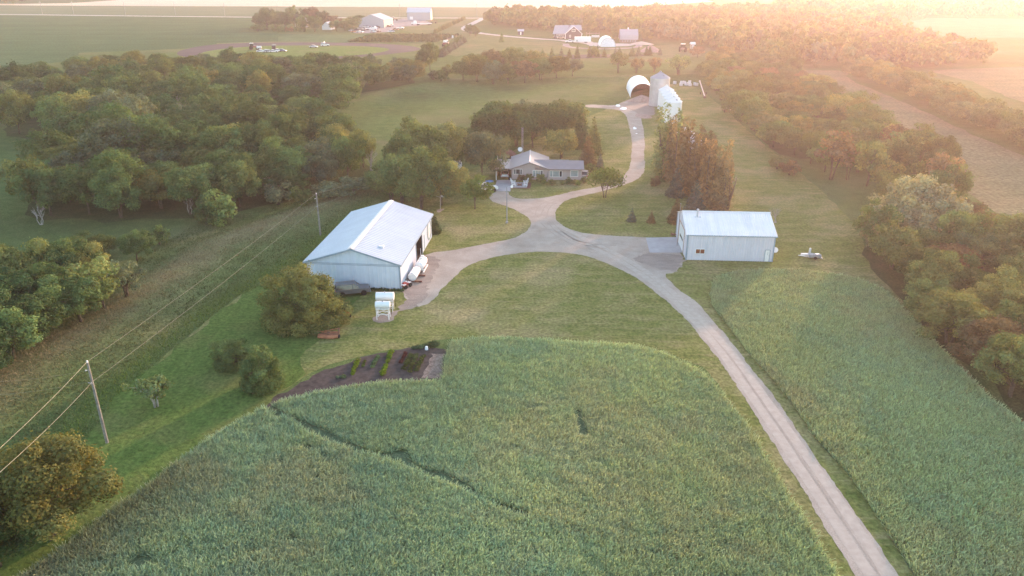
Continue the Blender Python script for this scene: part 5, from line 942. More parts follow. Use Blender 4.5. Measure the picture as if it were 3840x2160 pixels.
def lob_spruce(seed, H=6.0, R_=1.7):
    g = random.Random(seed); L = []; k = int(H * 2.4)
    for i in range(k):
        f = i / (k - 1); rad = R_ * (1 - f) ** .85 + .06; m = max(3, int(7 * (1 - f) + 2))
        for j in range(m): t = 2*math.pi*j/m + i*1.3 + g.uniform(-.25, .25); q = rad * g.uniform(.5, .68); L.append((q*math.cos(t), q*math.sin(t), .3 + (H - .4) * f - .12 * rad, rad*.42 + .05, rad*.42 + .05, .22))
    return L
V_['spruce'] = [variant(180 + i, lob_spruce(180 + i), 2600, .15, 5.5, .1, fill=.3, droop=.35, upbias=.1, aspect=.6) for i in range(3)]
V_['sapling'] = [variant(190 + i, lob_spruce(190 + i, 2.6, .95), 700, .13, 2.3, .05, droop=.2, aspect=.6) for i in range(2)]
V_['nearbush'] = [variant(200, lobes_broad(200, 5.0, 7.4, -.4, 46, rr=(.17, .27)) + [(4.6*math.cos(t), 4.6*math.sin(t), .9, 1.1, 1.1, 1.0) for t in np.arange(0, 6.28, .42)], 38000, .112, 5, .18, 6, fill=.3)]
V_['nearround'] = [variant(201 + i, lobes_broad(201 + i, 2.5, 5.2, -.5, 24, rr=(.2, .33)) + [(1.9*math.cos(t), 1.9*math.sin(t), .7, .75, .75, .75) for t in np.arange(0, 6.28, .7)], 14000, .095, 3.6, .12, 4) for i in range(2)]
V_['nearthin'] = [variant(205, lobes_broad(205, 2.2, 4.0, .8, 13, rr=(.2, .32)), 1500, .13, 3.2, .11, 3, fill=.15, bark='palebark')]
V_['neartree'] = [variant(207 + i, lobes_broad(207 + i, 4.6, 9.5, .4, 36, rr=(.19, .30)), 36000, .105, 7, .2, 3) for i in range(2)]
V_['midtree'] = [variant(210 + i, lobes_broad(210 + i, 4.4, 9.0, 1.0 + i*.4, 26, rr=(.22, .36)), 14000, .155, 7, .2, 2) for i in range(3)]
V_['sparse'] = [variant(215, lobes_broad(215, 4.2, 7.5, 1.4, 16, rr=(.2, .32)), 2600, .19, 6.5, .17, 4, fill=.15)]
V_['low'] = [variant(220 + i, lobes_broad(220 + i, 5.0, 9.0, .5, 13), 420, .85, 6, .2, 1) for i in range(5)]
for k in V_['low'] + V_['wood']: pass
def dead_mesh(seed):
    g = random.Random(seed); mb = MB()
    def br(p, d, L, r, k):
        q = p + d * L; mb.tube([p, p.lerp(q, .5) + Vector((g.uniform(-.1,.1), g.uniform(-.1,.1), 0)) * L, q], [r, r*.8, r*.5], 5)
        if k:
            for _ in range(3): br(p.lerp(q, g.uniform(.5, 1)), (d + Vector((g.uniform(-.8,.8), g.uniform(-.8,.8), g.uniform(-.1,.5)))).normalized(), L * g.uniform(.5, .75), r * .5, k - 1)
    for s_ in range(3): br(Vector((g.uniform(-.3,.3), g.uniform(-.3,.3), -.2)), Vector((g.uniform(-.35,.35), g.uniform(-.35,.35), 1)).normalized(), g.uniform(2, 3), .12, 3)
    me = bpy.data.meshes.new('limbs'); me.from_pydata(mb.v, [], mb.f); me.materials.append(M['palebark']); return me
DEAD = [dead_mesh(s_) for s_ in (1, 2, 3)]

TINT = {'dark green': (.070, .112, .044), 'mid green': (.098, .148, .054), 'olive': (.120, .152, .056), 'yellow tinged': (.168, .172, .060), 'grey green': (.112, .142, .084), 'pale green': (.150, .185, .080), 'bright green': (.14, .20, .055), 'rusty brown': (.155, .122, .066), 'bluish': (.10, .128, .105), 'willow grey': (.20, .205, .115)}  # rusty brown also stands in for the red flare on right woods and poplars
NAMES = {'spruce': 'spruce_tree', 'sapling': 'young_spruce', 'poplar': 'poplar_tree', 'bush': 'shrub'}
CATS = {'spruce': 'spruce', 'sapling': 'young spruce', 'poplar': 'poplar', 'bush': 'shrub'}
NT_ = 0
def tree(kind, p, label, tint, h=1.0, w=1.0, group=None, name=None, cat=None, lean=None, mul=1.0, parts=True):
    global NT_; NT_ += 1
    v = V_[kind]; cr, tk = v[(NT_ * 7 + int(abs(p[0] * 13))) % len(v)]
    q = thing(name or NAMES.get(kind, 'leafy_tree'), label, cat or CATS.get(kind, 'tree'), p, random.uniform(0, 6.28), group, (w*random.uniform(.86, 1.14), w*random.uniform(.86, 1.14), h))
    if kind in ('wood', 'midtree', 'thin', 'sparse', 'dome') and not lean: q.rotation_euler[0], q.rotation_euler[1] = random.uniform(-.07, .07), random.uniform(-.07, .07)
    if lean: q.rotation_euler = (lean[0], lean[1], lean[2])
    c = link('crown', cr, q); t = TINT[tint]; k = random.uniform(.78, 1.4) * mul; c.color = (t[0]*k*random.uniform(.93,1.07), t[1]*k, t[2]*k, 1)
    if parts: link('trunk', tk, q)
    return q
def dead(p, label, s_=1.0): q = thing('dead_tree', label, 'dead tree', p, random.uniform(0, 6), None, (s_, s_, s_)); link('bare_limbs', DEAD[int(p[0]) % 3], q); g = MB(); g.lathe([(.35,0),(.2,.25),(.1,.4)],8); g.build('stump_base', M['palebark'], q)

# --- foreground and yard trees, surveyed one by one (picture point of the foot)
tree('nearbush', gv(760, 836) + Vector((-.2,3.6,0)), 'huge round golden green bush beside the steel barn gable', 'yellow tinged', .98, .92, name='round_bush', cat='bush', mul=1.2)
tree('nearround', gv(582, 930) + Vector((0,1,0)), 'left of two small rounded trees above the kitchen garden corner', 'olive', .72, .9)
tree('nearround', gv(655, 985) + Vector((0,1.0,0)), 'right, taller of two small rounded trees above the kitchen garden corner', 'dark green', 1.0, .95, mul=1.2)
tree('nearthin', gv(388, 1030) + Vector((0,.5,0)), 'thin straggly little tree alone on the slope by the ditch', 'pale green', .95, 1.0, mul=.85)
tree('neartree', gv(120, 1385) + Vector((-.6,1.5,0)), 'large dark tree with golden top in the lower left corner', 'yellow tinged', .98, 1.1, mul=.6)
tree('neartree', gv(8, 1440) + Vector((-.8,.5,0)), 'lower leafy tree in front of the golden topped corner tree', 'mid green', .52, .8, mul=.8)
tree('midtree', gv(130, 800), 'broad bright crowned tree at the left edge of the grassy dike', 'mid green', .82, .98)
tree('midtree', gv(35, 830), 'dark tree at the left picture edge beside the dike', 'dark green', .86, .95)
tree('midtree', gv(-40, 880), 'dark tree cut by the left picture edge', 'dark green', .85, 1)
tree('midtree', gv(-10, 940), 'low dark tree in the deep shade at the left edge', 'dark green', .6, .8)
tree('sparse', gv(258, 775), 'gnarled multi stemmed tree with thin yellowing crown on the dike side', 'olive', .95, 1.0)
tree('sparse', gv(320, 745), 'half bare grey tree right of the gnarled yellowing one', 'grey green', .7, .7)
tree('midtree', gv(345, 655), 'small round topped tree alone in the meadow left of the dike', 'mid green', .52, .5)
tree('midtree', gv(245, 648), 'low spreading tree behind the round topped meadow tree', 'olive', .45, .72)
for x, y, h, w, t, l in ((170,742,.85,.9,'dark green','dark tree filling the back of the dike side clump'),(90,765,.95,.95,'olive','olive tree at the back left of the dike side clump'),(205,810,.7,.8,'mid green','lower green tree at the front right of the dike side clump'),(75,870,.75,.85,'dark green','dark front tree of the dike side clump'),(20,765,.95,.9,'olive','tall olive tree at the back of the left edge clump'),(30,905,.65,.8,'mid green','low tree at the foot of the left edge clump'),(235,745,.8,.8,'yellow tinged','golden topped tree at the back of the dike side clump'),(150,690,.6,.75,'mid green','tree behind the dike side clump'),(-35,790,.95,1,'dark green','dark tree at the upper left edge of the clump')): tree('midtree', gv(x, y), l, t, h, w)
tree('bush', gv(402, 615), 'small leafy bush right of the round topped meadow tree', 'mid green', 1, .8)
tree('sparse', gv(108, 528), 'tall leaning tree with tawny top at the far left', 'olive', 1.5, 1.15, lean=(0, R(-16), .3))
for i, (x, y, h, w, t, l) in enumerate(((1012,512,.85,.85,'mid green','first tall yard tree behind the barn ridge, farthest left'),(1060,525,1.0,.95,'olive','widest yard tree right behind the barn roof'),(1110,515,.78,.8,'yellow tinged','yellow tinged yard tree behind the right end of the barn'),(1062,452,1.08,1.0,'olive','high yard tree at the back of the clump behind the barn'),(1110,440,1.02,.95,'pale green','pale topped yard tree left of the bungalow'),(1135,428,.7,.7,'mid green','smaller yard tree beside the white pickup'),(985,505,.6,.7,'olive','lowest yard tree at the left end of the clump behind the barn'),(1030,470,.95,.85,'mid green','yard tree at the back left of the clump behind the barn'),(1085,490,.85,.85,'dark green','dark yard tree in the middle of the clump behind the barn'))):
    tree('midtree', gv(x, y), l, t, h*1.28, w*1.3)
tree('wood', gv(1212, 452), 'big spreading tree hiding the left end of the bungalow', 'grey green', 1.15, 1.0)
tree('wood', gv(1160, 395), 'leafy tree between the pickup and the grove behind the house', 'mid green', .8, .8)
tree('round', gv(1195, 526), 'small rounded bright green tree alone on the lawn by the drive', 'bright green', 1.12, 1.2)
tree('umbrella', gv(1521, 497), 'small flat topped tree beside the curving drive right of the house', 'bright green', 1.2, 1.15, mul=.9)
for x, y, k, h, w, t, l in ((1195,385,'spruce',1.5,1.3,'dark green','dark spruce at the left end of the grove behind the house'),(1228,378,'wood',.85,.85,'dark green','dark broadleaf tree in the left of the grove behind the house'),(1262,360,'wood',1.02,.95,'dark green','high broadleaf tree behind the summerhouse'),(1300,368,'wood',.9,.85,'olive','olive tree behind the antenna tower'),(1340,372,'wood',.95,.9,'mid green','tree directly behind the bungalow ridge'),(1380,366,'wood',1.0,.9,'dark green','dark tree behind the right roof slope of the bungalow'),(1412,398,'dome',.82,.8,'yellow tinged','rounded golden tree close behind the bungalow right wing'),(1425,356,'wood',1.0,.9,'olive','olive tree in the back right of the grove'),(1462,372,'spruce',1.7,1.5,'dark green','tall dark spruce at the right of the grove'),(1492,388,'spruce',1.4,1.4,'olive','spreading spruce at the right end of the grove'),(1478,415,'spruce',1.1,1.2,'rusty brown','brownish spruce behind the right end of the bungalow'),(1225,345,'wood',.75,.8,'mid green','tree at the back left of the grove'),(1320,340,'wood',.85,.85,'grey green','greyish tree at the back middle of the grove'),(1400,335,'wood',.8,.85,'mid green','tree at the back right edge of the grove')):
    tree(k, gv(x, y), l, t, h*1.06, w*(1.18 if k == 'wood' else 1.1))
tree('spruce', Vector(gflat(*hx(2520, 500))), 'small blue spruce right of the bungalow behind the flat topped tree', 'bluish', .62, .7)
for x, y, s_, t, l in ((935,735,.75,'rusty brown','dark red shrub by the patio'),(1080,745,.9,'olive','rounded shrub at the house wall between patio and window'),(1320,765,1.0,'olive','largest rounded shrub below the middle house window'),(1390,810,.5,'bright green','small lime shrub in front of the largest rounded shrub'),(1550,835,.7,'dark green','low dark shrub below the wide white window'),(1760,825,.45,'bright green','smallest lime shrub in the house border'),(1895,800,.75,'dark green','spreading dark shrub at the downpipe'),(1980,810,.6,'mid green','green shrub below the square end window'),(2068,830,.6,'bright green','larger lime shrub near the right house corner'),(2195,790,.8,'dark green','dark shrub off the right house corner'),(2330,560,1.1,'olive','rounded bush on the lawn behind the right house end')):
    tree('bush', Vector(gflat(*hx(x, y))), l, t, s_*.5, s_*.55)
for i, (x, y, h, w, l) in enumerate(((1683,448,1.05,1.1,'pale leaved poplar nearest the white bins at the left of the clump'),(1703,462,.92,1.0,'poplar at the left front of the tall clump'),(1728,480,1.0,1.1,'broad poplar in the left middle of the tall clump'),(1748,492,.95,1.05,'poplar in the very middle of the tall clump'),(1768,505,.92,1.1,'poplar right of the middle of the clump'),(1790,518,1.0,1.1,'tall poplar in the right of the clump'),(1815,528,.92,1.1,'poplar at the right front above the metal shed'),(1832,535,.7,.9,'shortest poplar at the right end of the clump'),(1712,430,.85,1.0,'poplar at the back left of the clump'),(1765,462,.85,1.0,'poplar at the back of the clump before the galvanised bins'))):
    tree('poplar', gv(x - 10, y), l, 'pale green' if i == 0 else 'rusty brown', h*1.12, w * 2.1, 'tall poplars beside the bins', mul=1.1)  # rusty leaf tint carries the warm flare over the poplars
dead(gv(1826, 505), 'bare pale tree standing at the right edge of the poplars', 1.1)
for x, y, k, h, w, t, l in ((1745,545,'spruce',1.12,1.5,'bluish','large bluish spruce in front of the poplars'),(1700,560,'spruce',.78,.9,'rusty brown','reddish spruce just behind the left corner of the metal shed'),(1700,492,'spruce',1.0,1.3,'bluish','bluish spruce at the left front of the poplars'),(1589,557,'sapling',.9,.95,'bluish','left of two tiny spruces on the lawn before the metal shed'),(1638,560,'sapling',.85,.95,'rusty brown','right of two tiny spruces on the lawn before the metal shed'),(1650,468,'bush',.55,.6,'rusty brown','little reddish shrub left of the poplar clump'),(1662,455,'sapling',.8,1.2,'dark green','little dark spruce behind the reddish shrub'),(1092,585,'spruce',.6,.8,'dark green','small dark spruce at the far corner of the barn')):
    tree(k, gv(x, y), l, t, h, w)

# --- woods: individual trees by seeded rejection in surveyed areas
ALLP = []
def fill(poly, gap, seed, cnt=9999):
    P = np.array([gp(*p) for p in poly]); g = random.Random(seed); lo, hi = P.min(0), P.max(0); out = []
    for _ in range(26000):
        x, y = g.uniform(lo[0], hi[0]), g.uniform(lo[1], hi[1]); gg = gap(y) if callable(gap) else gap
        if all((x-a)**2 + (y-b)**2 > gg*gg for a, b in ALLP + out) and inside(np.array([x]), np.array([y]), P)[0] and abs(x) < y * .74 + 16: out.append((x, y))
        if len(out) >= cnt: break
    ALLP.extend(out); return out
def wood(poly, gap, seed, zone, group, tints, h=(.66, 1.18), w=(.95, 1.25), kinds=('wood',), clumps=14):
    g = random.Random(seed); pts = fill(poly, gap, seed)
    for x, y in pts:
        t = g.choices(tints, [6, 6, 3, 2, 1][:len(tints)])[0]; k = g.choice(kinds); hs = g.uniform(*h); size = 'tall' if hs > h[0] + (h[1]-h[0])*.62 else ('low' if hs < h[0] + (h[1]-h[0])*.3 else 'middling')
        tree(k, Vector((x, y, float(zt(x, y)))), '%s %s tree %s' % (size, t, zone), t, hs, g.uniform(*w), group)
    return len(pts)
T1 = ('mid green', 'dark green', 'olive', 'grey green', 'yellow tinged'); T2 = ('olive', 'mid green', 'yellow tinged', 'pale green', 'rusty brown')  # rusty end of T2 paints warm light into the leaf colour
nA = wood([(560,530),(700,500),(840,470),(945,432),(930,410),(860,405),(700,430),(640,460),(560,480)], 6.2, 1, 'at the right front edge of the left wood', 'trees along the right front edge of the left wood', T1, (.62, .92), (.75, 1.0))
nA += wood([(95,548),(195,548),(205,460),(150,445),(90,488)], 6.2, 22, 'at the left front corner of the left wood', 'trees at the left front corner of the left wood', T1, (.7, .95), (.85, 1.05))
nA += wood([(195,540),(300,552),(500,542),(560,520),(560,470),(470,470),(330,480),(210,470)], 6.6, 2, 'at the front edge of the left wood facing the meadow', 'trees along the front edge of the left wood', T1, (.7, 1.0), (.85, 1.1))
nA += wood([(205,462),(330,470),(560,466),(700,425),(840,395),(890,375),(840,352),(760,335),(600,330),(400,350),(250,375)], 7.4, 3, 'in the nearer half of the left wood', 'trees in the nearer half of the left wood', T1)
nA += wood([(60,350),(20,330),(0,290),(-60,290),(-60,250),(120,215),(220,250),(240,330),(190,370),(120,360)], 9.4, 4, 'at the left end of the left wood', 'trees at the left end of the left wood', T1)
nA += wood([(250,365),(240,320),(230,260),(330,235),(560,225),(720,228),(880,240),(900,262),(860,300),(800,318),(600,322),(420,340)], 9.6, 5, 'deep in the middle of the left wood', 'trees deep in the left wood', T1)
for x, y, s_, l in ((470,215,1.5,'bare grey tree in the middle of the left wood'),(450,305,1.5,'bare brown tree low in the left wood'),(592,465,1.2,'bare white forked snag at the right front of the left wood'),(480,538,.8,'small pale dead snag at the front foot of the left wood'),(105,565,.7,'tangle of bare grey branches below the leaning tree'),(690,480,1.0,'grey dead tree among the front trees of the left wood'),(935,430,1.0,'grey bare tree at the right tip of the left wood'),(1950,560,.6,'bare grey stump near the mown grass and the right woods'),(2290,690,.8,'pale dead branches at the edge of the right woods')): dead(gv(x, y), l, s_)
for x, y, k, h, w, t, l in ((560,560,'bush',1.6,1.6,'mid green','leafy bush at the front right foot of the left wood'),(520,562,'bush',1.0,1.3,'dark green','low dark bush left of the leafy foot bush'),(700,515,'bush',1.3,1.5,'grey green','greyish bush at the foot of the left wood near the pole'),(760,520,'bush',1.0,1.2,'olive','small bush left of the pole by the barn'),(830,500,'bush',.9,1.5,'grey green','low grey bush on the bank behind the barn'),(890,485,'bush',.9,1.6,'grey green','long grey thicket on the bank behind the barn'),(930,555,'bush',.6,.6,'dark green','little dark bush beyond the barn roof')): tree(k, gv(x, y), l, t, h, w)
# right woods
nB = wood([(2290,770),(2260,705),(2330,690),(2460,730),(2590,800),(2720,900),(2720,1090),(2590,1045),(2500,965),(2420,900),(2350,835)], 5.6, 11, 'in the near right wood beside the crop field', 'trees in the near right wood', ('olive', 'yellow tinged', 'mid green', 'rusty brown'), (.55, .82), (.72, .95), ('midtree',))  # rusty tint here is orange flare light put into the leaves
nB += wood([(2190,660),(2180,615),(2260,640),(2330,640),(2420,650),(2590,730),(2560,770),(2440,710),(2320,680),(2260,690)], 6.0, 12, 'in the middle of the right wood', 'trees in the middle of the right wood', T2, (.55, .8), (.72, .95), ('midtree', 'wood'))
for x, y, h, w, l in ((2230,600,1.05,.95,'pale domed willow at the left of the willow cluster'),(2275,570,1.18,1.0,'tallest pale willow, at the top of the cluster'),(2330,575,1.1,.98,'pale domed willow in the middle right of the cluster'),(2285,620,.85,.9,'pale willow at the front of the cluster'),(2370,600,.95,.9,'pale willow at the right of the cluster'),(2215,635,.7,.7,'small pale willow at the left foot of the cluster')): tree('dome', gv(x, y), l, 'willow grey', h*.92, w, 'pale willows in the right wood', 'willow_tree', 'willow')
for x, y, k, h, w, t, l in ((2455,595,'dome',.55,.85,'rusty brown','reddish thicket in the field corner right of the willows'),(2500,585,'dome',.42,.75,'olive','low olive thicket beside the reddish one at the field edge'),(2420,570,'dome',.5,.6,'rusty brown','small reddish thicket left in the field corner'),(2090,452,'thin',1.05,1.15,'rusty brown','lone open crowned tree with visible trunk on the grass'),(2180,468,'thin',1.0,1.0,'olive','slim tree with bare lower trunk right of the lone open one'),(2252,440,'thin',.95,1.0,'pale green','slim tree with two stems in the open grove'),(2300,445,'thin',.9,1.0,'olive','slim tree in the right of the open grove'),(2360,500,'thin',.95,.9,'rusty brown','slim reddish tree on the field side of the open grove'),(2388,520,'thin',.9,.8,'olive','slim olive tree on the field side of the open grove'),(2310,395,'thin',.8,1.0,'olive','slim tree at the back of the open grove'),(2240,390,'thin',.8,1.0,'rusty brown','reddish slim tree at the back of the open grove'),(2150,405,'thin',.8,.9,'pale green','pale slim tree at the back left of the open grove'),(2345,455,'wood',.7,.7,'olive','leafy tree at the right back of the open grove'),(1985,440,'bush',1.0,1.2,'rusty brown','reddish bush at the mown edge below the thicket'),(1955,425,'bush',.8,1,'pale green','pale bush at the mown edge of the thicket'),(2520,655,'wood',.7,.8,'olive','olive tree at the field side of the right wood'),(2580,675,'wood',.8,.9,'pale green','pale tree at the right edge above the near right wood')): tree(k, gv(x, y), l, t, h, w)
nB += wood(R1WOOD, 8.2, 13, 'in the long thicket right of the bin yard', 'trees in the long thicket right of the bin yard', T2, (.5, .86), (.8, 1.15))
nB += wood([(2000,412),(2090,400),(2200,372),(2290,385),(2370,440),(2400,520),(2330,545),(2270,520),(2210,540),(2190,480),(2100,440)], 7.0, 14, 'in the open grove on the right', 'trees of the open grove on the right', T2, (.6, .9), (.7, .95), ('wood', 'thin'))
# hedge across the right field
HL = [(2128,196),(2190,212),(2270,242),(2350,280),(2430,320),(2510,355),(2600,398)]
# clumps in the middle distance
for i, (x, y, h, w) in enumerate(((1165,203,.9,1.0),(1200,205,1.0,1.1),(1240,206,.95,1.1),(1278,206,.9,1.05),(1320,203,.95,1.1),(1360,200,.9,1.1),(1400,197,.95,1.1),(1440,192,.85,1.1),(1190,190,1.0,1.1),(1235,188,1.05,1.1),(1290,187,1.1,1.15),(1345,186,.95,1.1),(1395,184,.9,1.1))):
    tree('wood', gv(x, y), '%s tree of the clump beyond the curving meadow, %s from its left end' % (('front', 'back')[i > 7], ('first','second','third','fourth','fifth','sixth','seventh','eighth')[i if i < 8 else i-8]), ('olive','yellow tinged','grey green','olive','rusty brown')[i % 5], h*.9, w, 'clump beyond the curving meadow')
for x, y, k, h, w, t, l in ((1066,182,'wood',1.05,.95,'mid green','left of the paired trees at the racetrack end'),(1082,178,'wood',1.2,.8,'olive','right, taller of the paired trees at the racetrack end'),(1555,183,'thin',.9,1.3,'olive','left open bush tree on the strip beyond the hoop shelter'),(1600,184,'sparse',.9,1.0,'rusty brown','reddish multi stemmed tree beyond the hoop shelter'),(1645,182,'sparse',.9,.8,'rusty brown','slim reddish tree beyond the tall grain bin'),(1706,188,'sparse',1.1,1.3,'pale green','wide lone tree with pale crown beyond the totes'),(1494,144,'dome',.62,.62,'olive','round broadleaf among the small spruces by the far hoop shelter'),(1182,90,'wood',.7,.9,'dark green','dark round tree beside the far lane bend'),(1197,92,'wood',.55,.7,'dark green','smaller dark tree right of the lane bend tree'),(1620,104,'wood',.8,.95,'olive','leafy tree at the right end of the old gambrel barn'),(1548,103,'wood',.5,.6,'dark green','low tree at the left end of the old gambrel barn'),(1262,106,'sapling',2.2,1.8,'mid green','young tree alone on the pale lawn'),(1110,205,'bush',1.2,1.3,'mid green','bush on the meadow edge left of the far clump'),(1090,200,'bush',1.0,1.6,'grey green','low thicket at the right tip of the left wood'),(1125,190,'bush',1.2,1.4,'olive','dark scrub between the wood and the far clump'),(1755,145,'wood',.6,.8,'rusty brown','reddish tree at the near corner of the far right woods')): tree(k, gv(x, y), l, t, h, w)
sp = ((1322,146,.7),(1365,147,1.0),(1388,146,1.15),(1412,146,1.1),(1432,145,.9),(1452,145,1.3),(1483,144,1.15),(1502,143,1.2),(1520,143,.9),(1548,142,.95),(1558,142,1.0),(1590,141,1.0),(1606,141,1.05),(1626,140,.95),(1634,140,1.0),(1660,139,.9))
for i, (x, y, s_) in enumerate(sp): tree('spruce', Vector(gflat(x, y)), 'small spruce number %s from the left in the row below the far hoop shelter' % ('one','two','three','four','five','six','seven','eight','nine','ten','eleven','twelve','thirteen','fourteen','fifteen','sixteen')[i], 'dark green' if i % 3 else 'bluish', .8*s_, 1.0, 'row of small spruces by the far hoop shelter')
for k, (A_, B_, n, off, nm) in enumerate((((1098,144),(1160,104),16,0,'left'),((1110,144),(1170,106),16,0,'right'),((1094,84),(1168,49),22,0,'far'))):
    for i in range(n):
        f = i / (n-1); p = Vector(gflat(A_[0]+(B_[0]-A_[0])*f, A_[1]+(B_[1]-A_[1])*f)); tree('spruce', p, 'small conifer in the %s' % ('left row of the twin shrub hedge by the field sprayer','right row of the twin shrub hedge by the field sprayer','single shrub hedge along the far farm lane')[k], ('dark green','bluish','olive')[k], random.uniform(.5,.75) * (1 if k < 2 else .95), random.uniform(.75,1.0), ('left row of the twin hedge','right row of the twin hedge','hedge along the far lane')[k], parts=False)
# far farm trees
for i, (x, y, h, w, t) in enumerate(((655,73,1.2,1.2,'dark green'),(672,75,1.3,1.2,'dark green'),(695,74,1.3,1.2,'mid green'),(720,73,1.25,1.2,'dark green'),(745,70,1.3,1.2,'grey green'),(672,68,1.5,1.3,'dark green'),(740,64,1.5,1.3,'mid green'),(768,66,1.6,1.3,'dark green'),(790,66,1.5,1.2,'rusty brown'),(815,68,1.3,1.2,'dark green'),(700,66,1.4,1.3,'grey green'),(838,70,1.1,1.2,'rusty brown'))):
    tree('wood', Vector(gflat(x, y)), '%s shelter tree by the white farmhouse, %s counting from the left' % (t, ('first','third','fifth','seventh','ninth','second','eighth','tenth','eleventh','twelfth','fourth','thirteenth')[i]), t, h*.85, w*.95, 'shelter trees round the white farmhouse')
for x, y, h, l in ((766,80,1.15,'left of two vase shaped trees in front of the white farmhouse'),(792,80,1.15,'right of two vase shaped trees in front of the white farmhouse'),(846,78,.9,'leafy tree right of the white garage'),(868,78,.85,'second leafy tree right of the white garage'),(890,74,.95,'leafy tree left of the machine shed'),(905,66,.95,'tree at the left corner of the machine shed'),(648,79,.5,'low bush at the left tip of the shelter trees')): tree('wood', Vector(gflat(x, y)), l, 'mid green', h*.85, 1.05)
for i in range(8): x = 690 + i*10.8; tree('bush', Vector(gflat(x, 80.5 + .02*i)), 'small orchard shrub in the row before the white farmhouse', 'rusty brown' if i in (3, 4) else 'mid green', .95, .85, 'orchard row before the white farmhouse', parts=False)
# far woods beyond: one mass each
def mass(name, polys, gap, seed, label, tints, h=(1.0, 1.4), cap=900, kind='low', sc=(.9, 1.3)):
    Qs, Ks = [], []; g = random.Random(seed); src = []
    for cr, _ in V_[kind]:
        n = len(cr.vertices); v = np.empty(n*3, np.float32); cr.vertices.foreach_get('co', v); c = np.empty(n*4, np.float32); cr.color_attributes['Col'].data.foreach_get('color', c); src.append((v.reshape(-1, 3), c.reshape(-1, 4)[:, :3]))
    cnt = 0
    for poly in polys:
        P = np.array([gp(*p) for p in poly]); lo, hi = P.min(0), P.max(0); pts = []; cell = {}
        for _ in range(60000):
            x, y = g.uniform(lo[0], hi[0]), g.uniform(lo[1], hi[1]); ci, cj = int(x//gap), int(y//gap)
            if abs(x) > y*.74 + 30 or any((x-a)**2 + (y-b)**2 < gap*gap for di in (-1,0,1) for dj in (-1,0,1) for a, b in cell.get((ci+di, cj+dj), ())): continue
            if not inside(np.array([x]), np.array([y]), P)[0]: continue
            cell.setdefault((ci, cj), []).append((x, y)); pts.append((x, y))
            if len(pts) > cap: break
        for x, y in pts:
            v, c = g.choice(src); t = g.uniform(0, 6.28); s_ = g.uniform(*sc); hh = g.uniform(*h); w_ = v.copy(); w_[:, 0] = (v[:, 0]*math.cos(t) - v[:, 1]*math.sin(t))*s_ + x; w_[:, 1] = (v[:, 0]*math.sin(t) + v[:, 1]*math.cos(t))*s_ + y; w_[:, 2] = v[:, 2]*hh
            Qs.append(w_); Ks.append(c * np.array(TINT[g.choice(tints)]) * g.uniform(.85, 1.3)); cnt += 1
    Q = np.concatenate(Qs); o = link(name, qmesh(name, Q, np.arange(len(Q)).reshape(-1, 4), M['leaf'], np.concatenate(Ks))); o.color = (1, 1, 1, 1)
    return tag(o, label, 'woods', kind='stuff'), cnt
_, m4 = mass('wood_edge', [[(205,240),(200,195),(330,185),(560,182),(760,184),(900,184),(1000,192),(1050,205),(985,232),(890,232),(720,220),(560,216),(330,226)]], 9.0, 36, 'far edge of the left wood massed along the racetrack', T1, (.7, 1.0), 60, 'wood', (.9, 1.2))
_, m5 = mass('field_hedge', [HL + [(2620,360),(2530,325),(2440,290),(2360,255),(2280,222),(2200,196),(2140,184)]], 5.6, 37, 'broad leafy hedge running across the hay field on the right', ('olive', 'yellow tinged', 'pale green'), (.62, .8), 70, 'wood', (.8, 1.0))
_, m1 = mass('far_woods', [[(1222,62),(1300,70),(1400,78),(1480,82),(1640,100),(1760,112),(1800,128),(1890,140),(1950,168),(2130,172),(2330,174),(2480,160),(2330,130),(2250,100),(2220,70),(2130,55),(2000,40),(1880,38),(1700,42),(1500,47),(1300,46)]], 8.5, 31, 'hazy woods stretching behind the neighbour place to the far right', ('mid green', 'olive', 'grey green', 'mid green'), (1.0, 1.35))
_, m2 = mass('horizon_woods', [[(1960,38),(2130,52),(2230,56),(2330,48),(2600,48),(2900,46),(2900,20),(2300,15),(1960,15)]], 11, 32, 'distant woods on the far right under the sun glare', ('mid green', 'grey green'), (1.2, 1.5))
_, m3 = mass('distant_treeline', [[(-40,11),(60,10.4),(62,9.2),(-40,9.5)]], 11, 33, 'tiny dark treeline at the upper left beyond the fields', T1, (1.0, 1.3), 40)
for o_ in SC.objects:
    if 'label' in o_ and len(o_['label'].split()) > 15: print('LONG', len(o_['label'].split()), o_['label'])
from collections import Counter; print(Counter(o_.get('group') for o_ in SC.objects if o_.name.startswith('leafy_tree')))
print('TREES', nA, nB, NT_, m1, m2, m3)

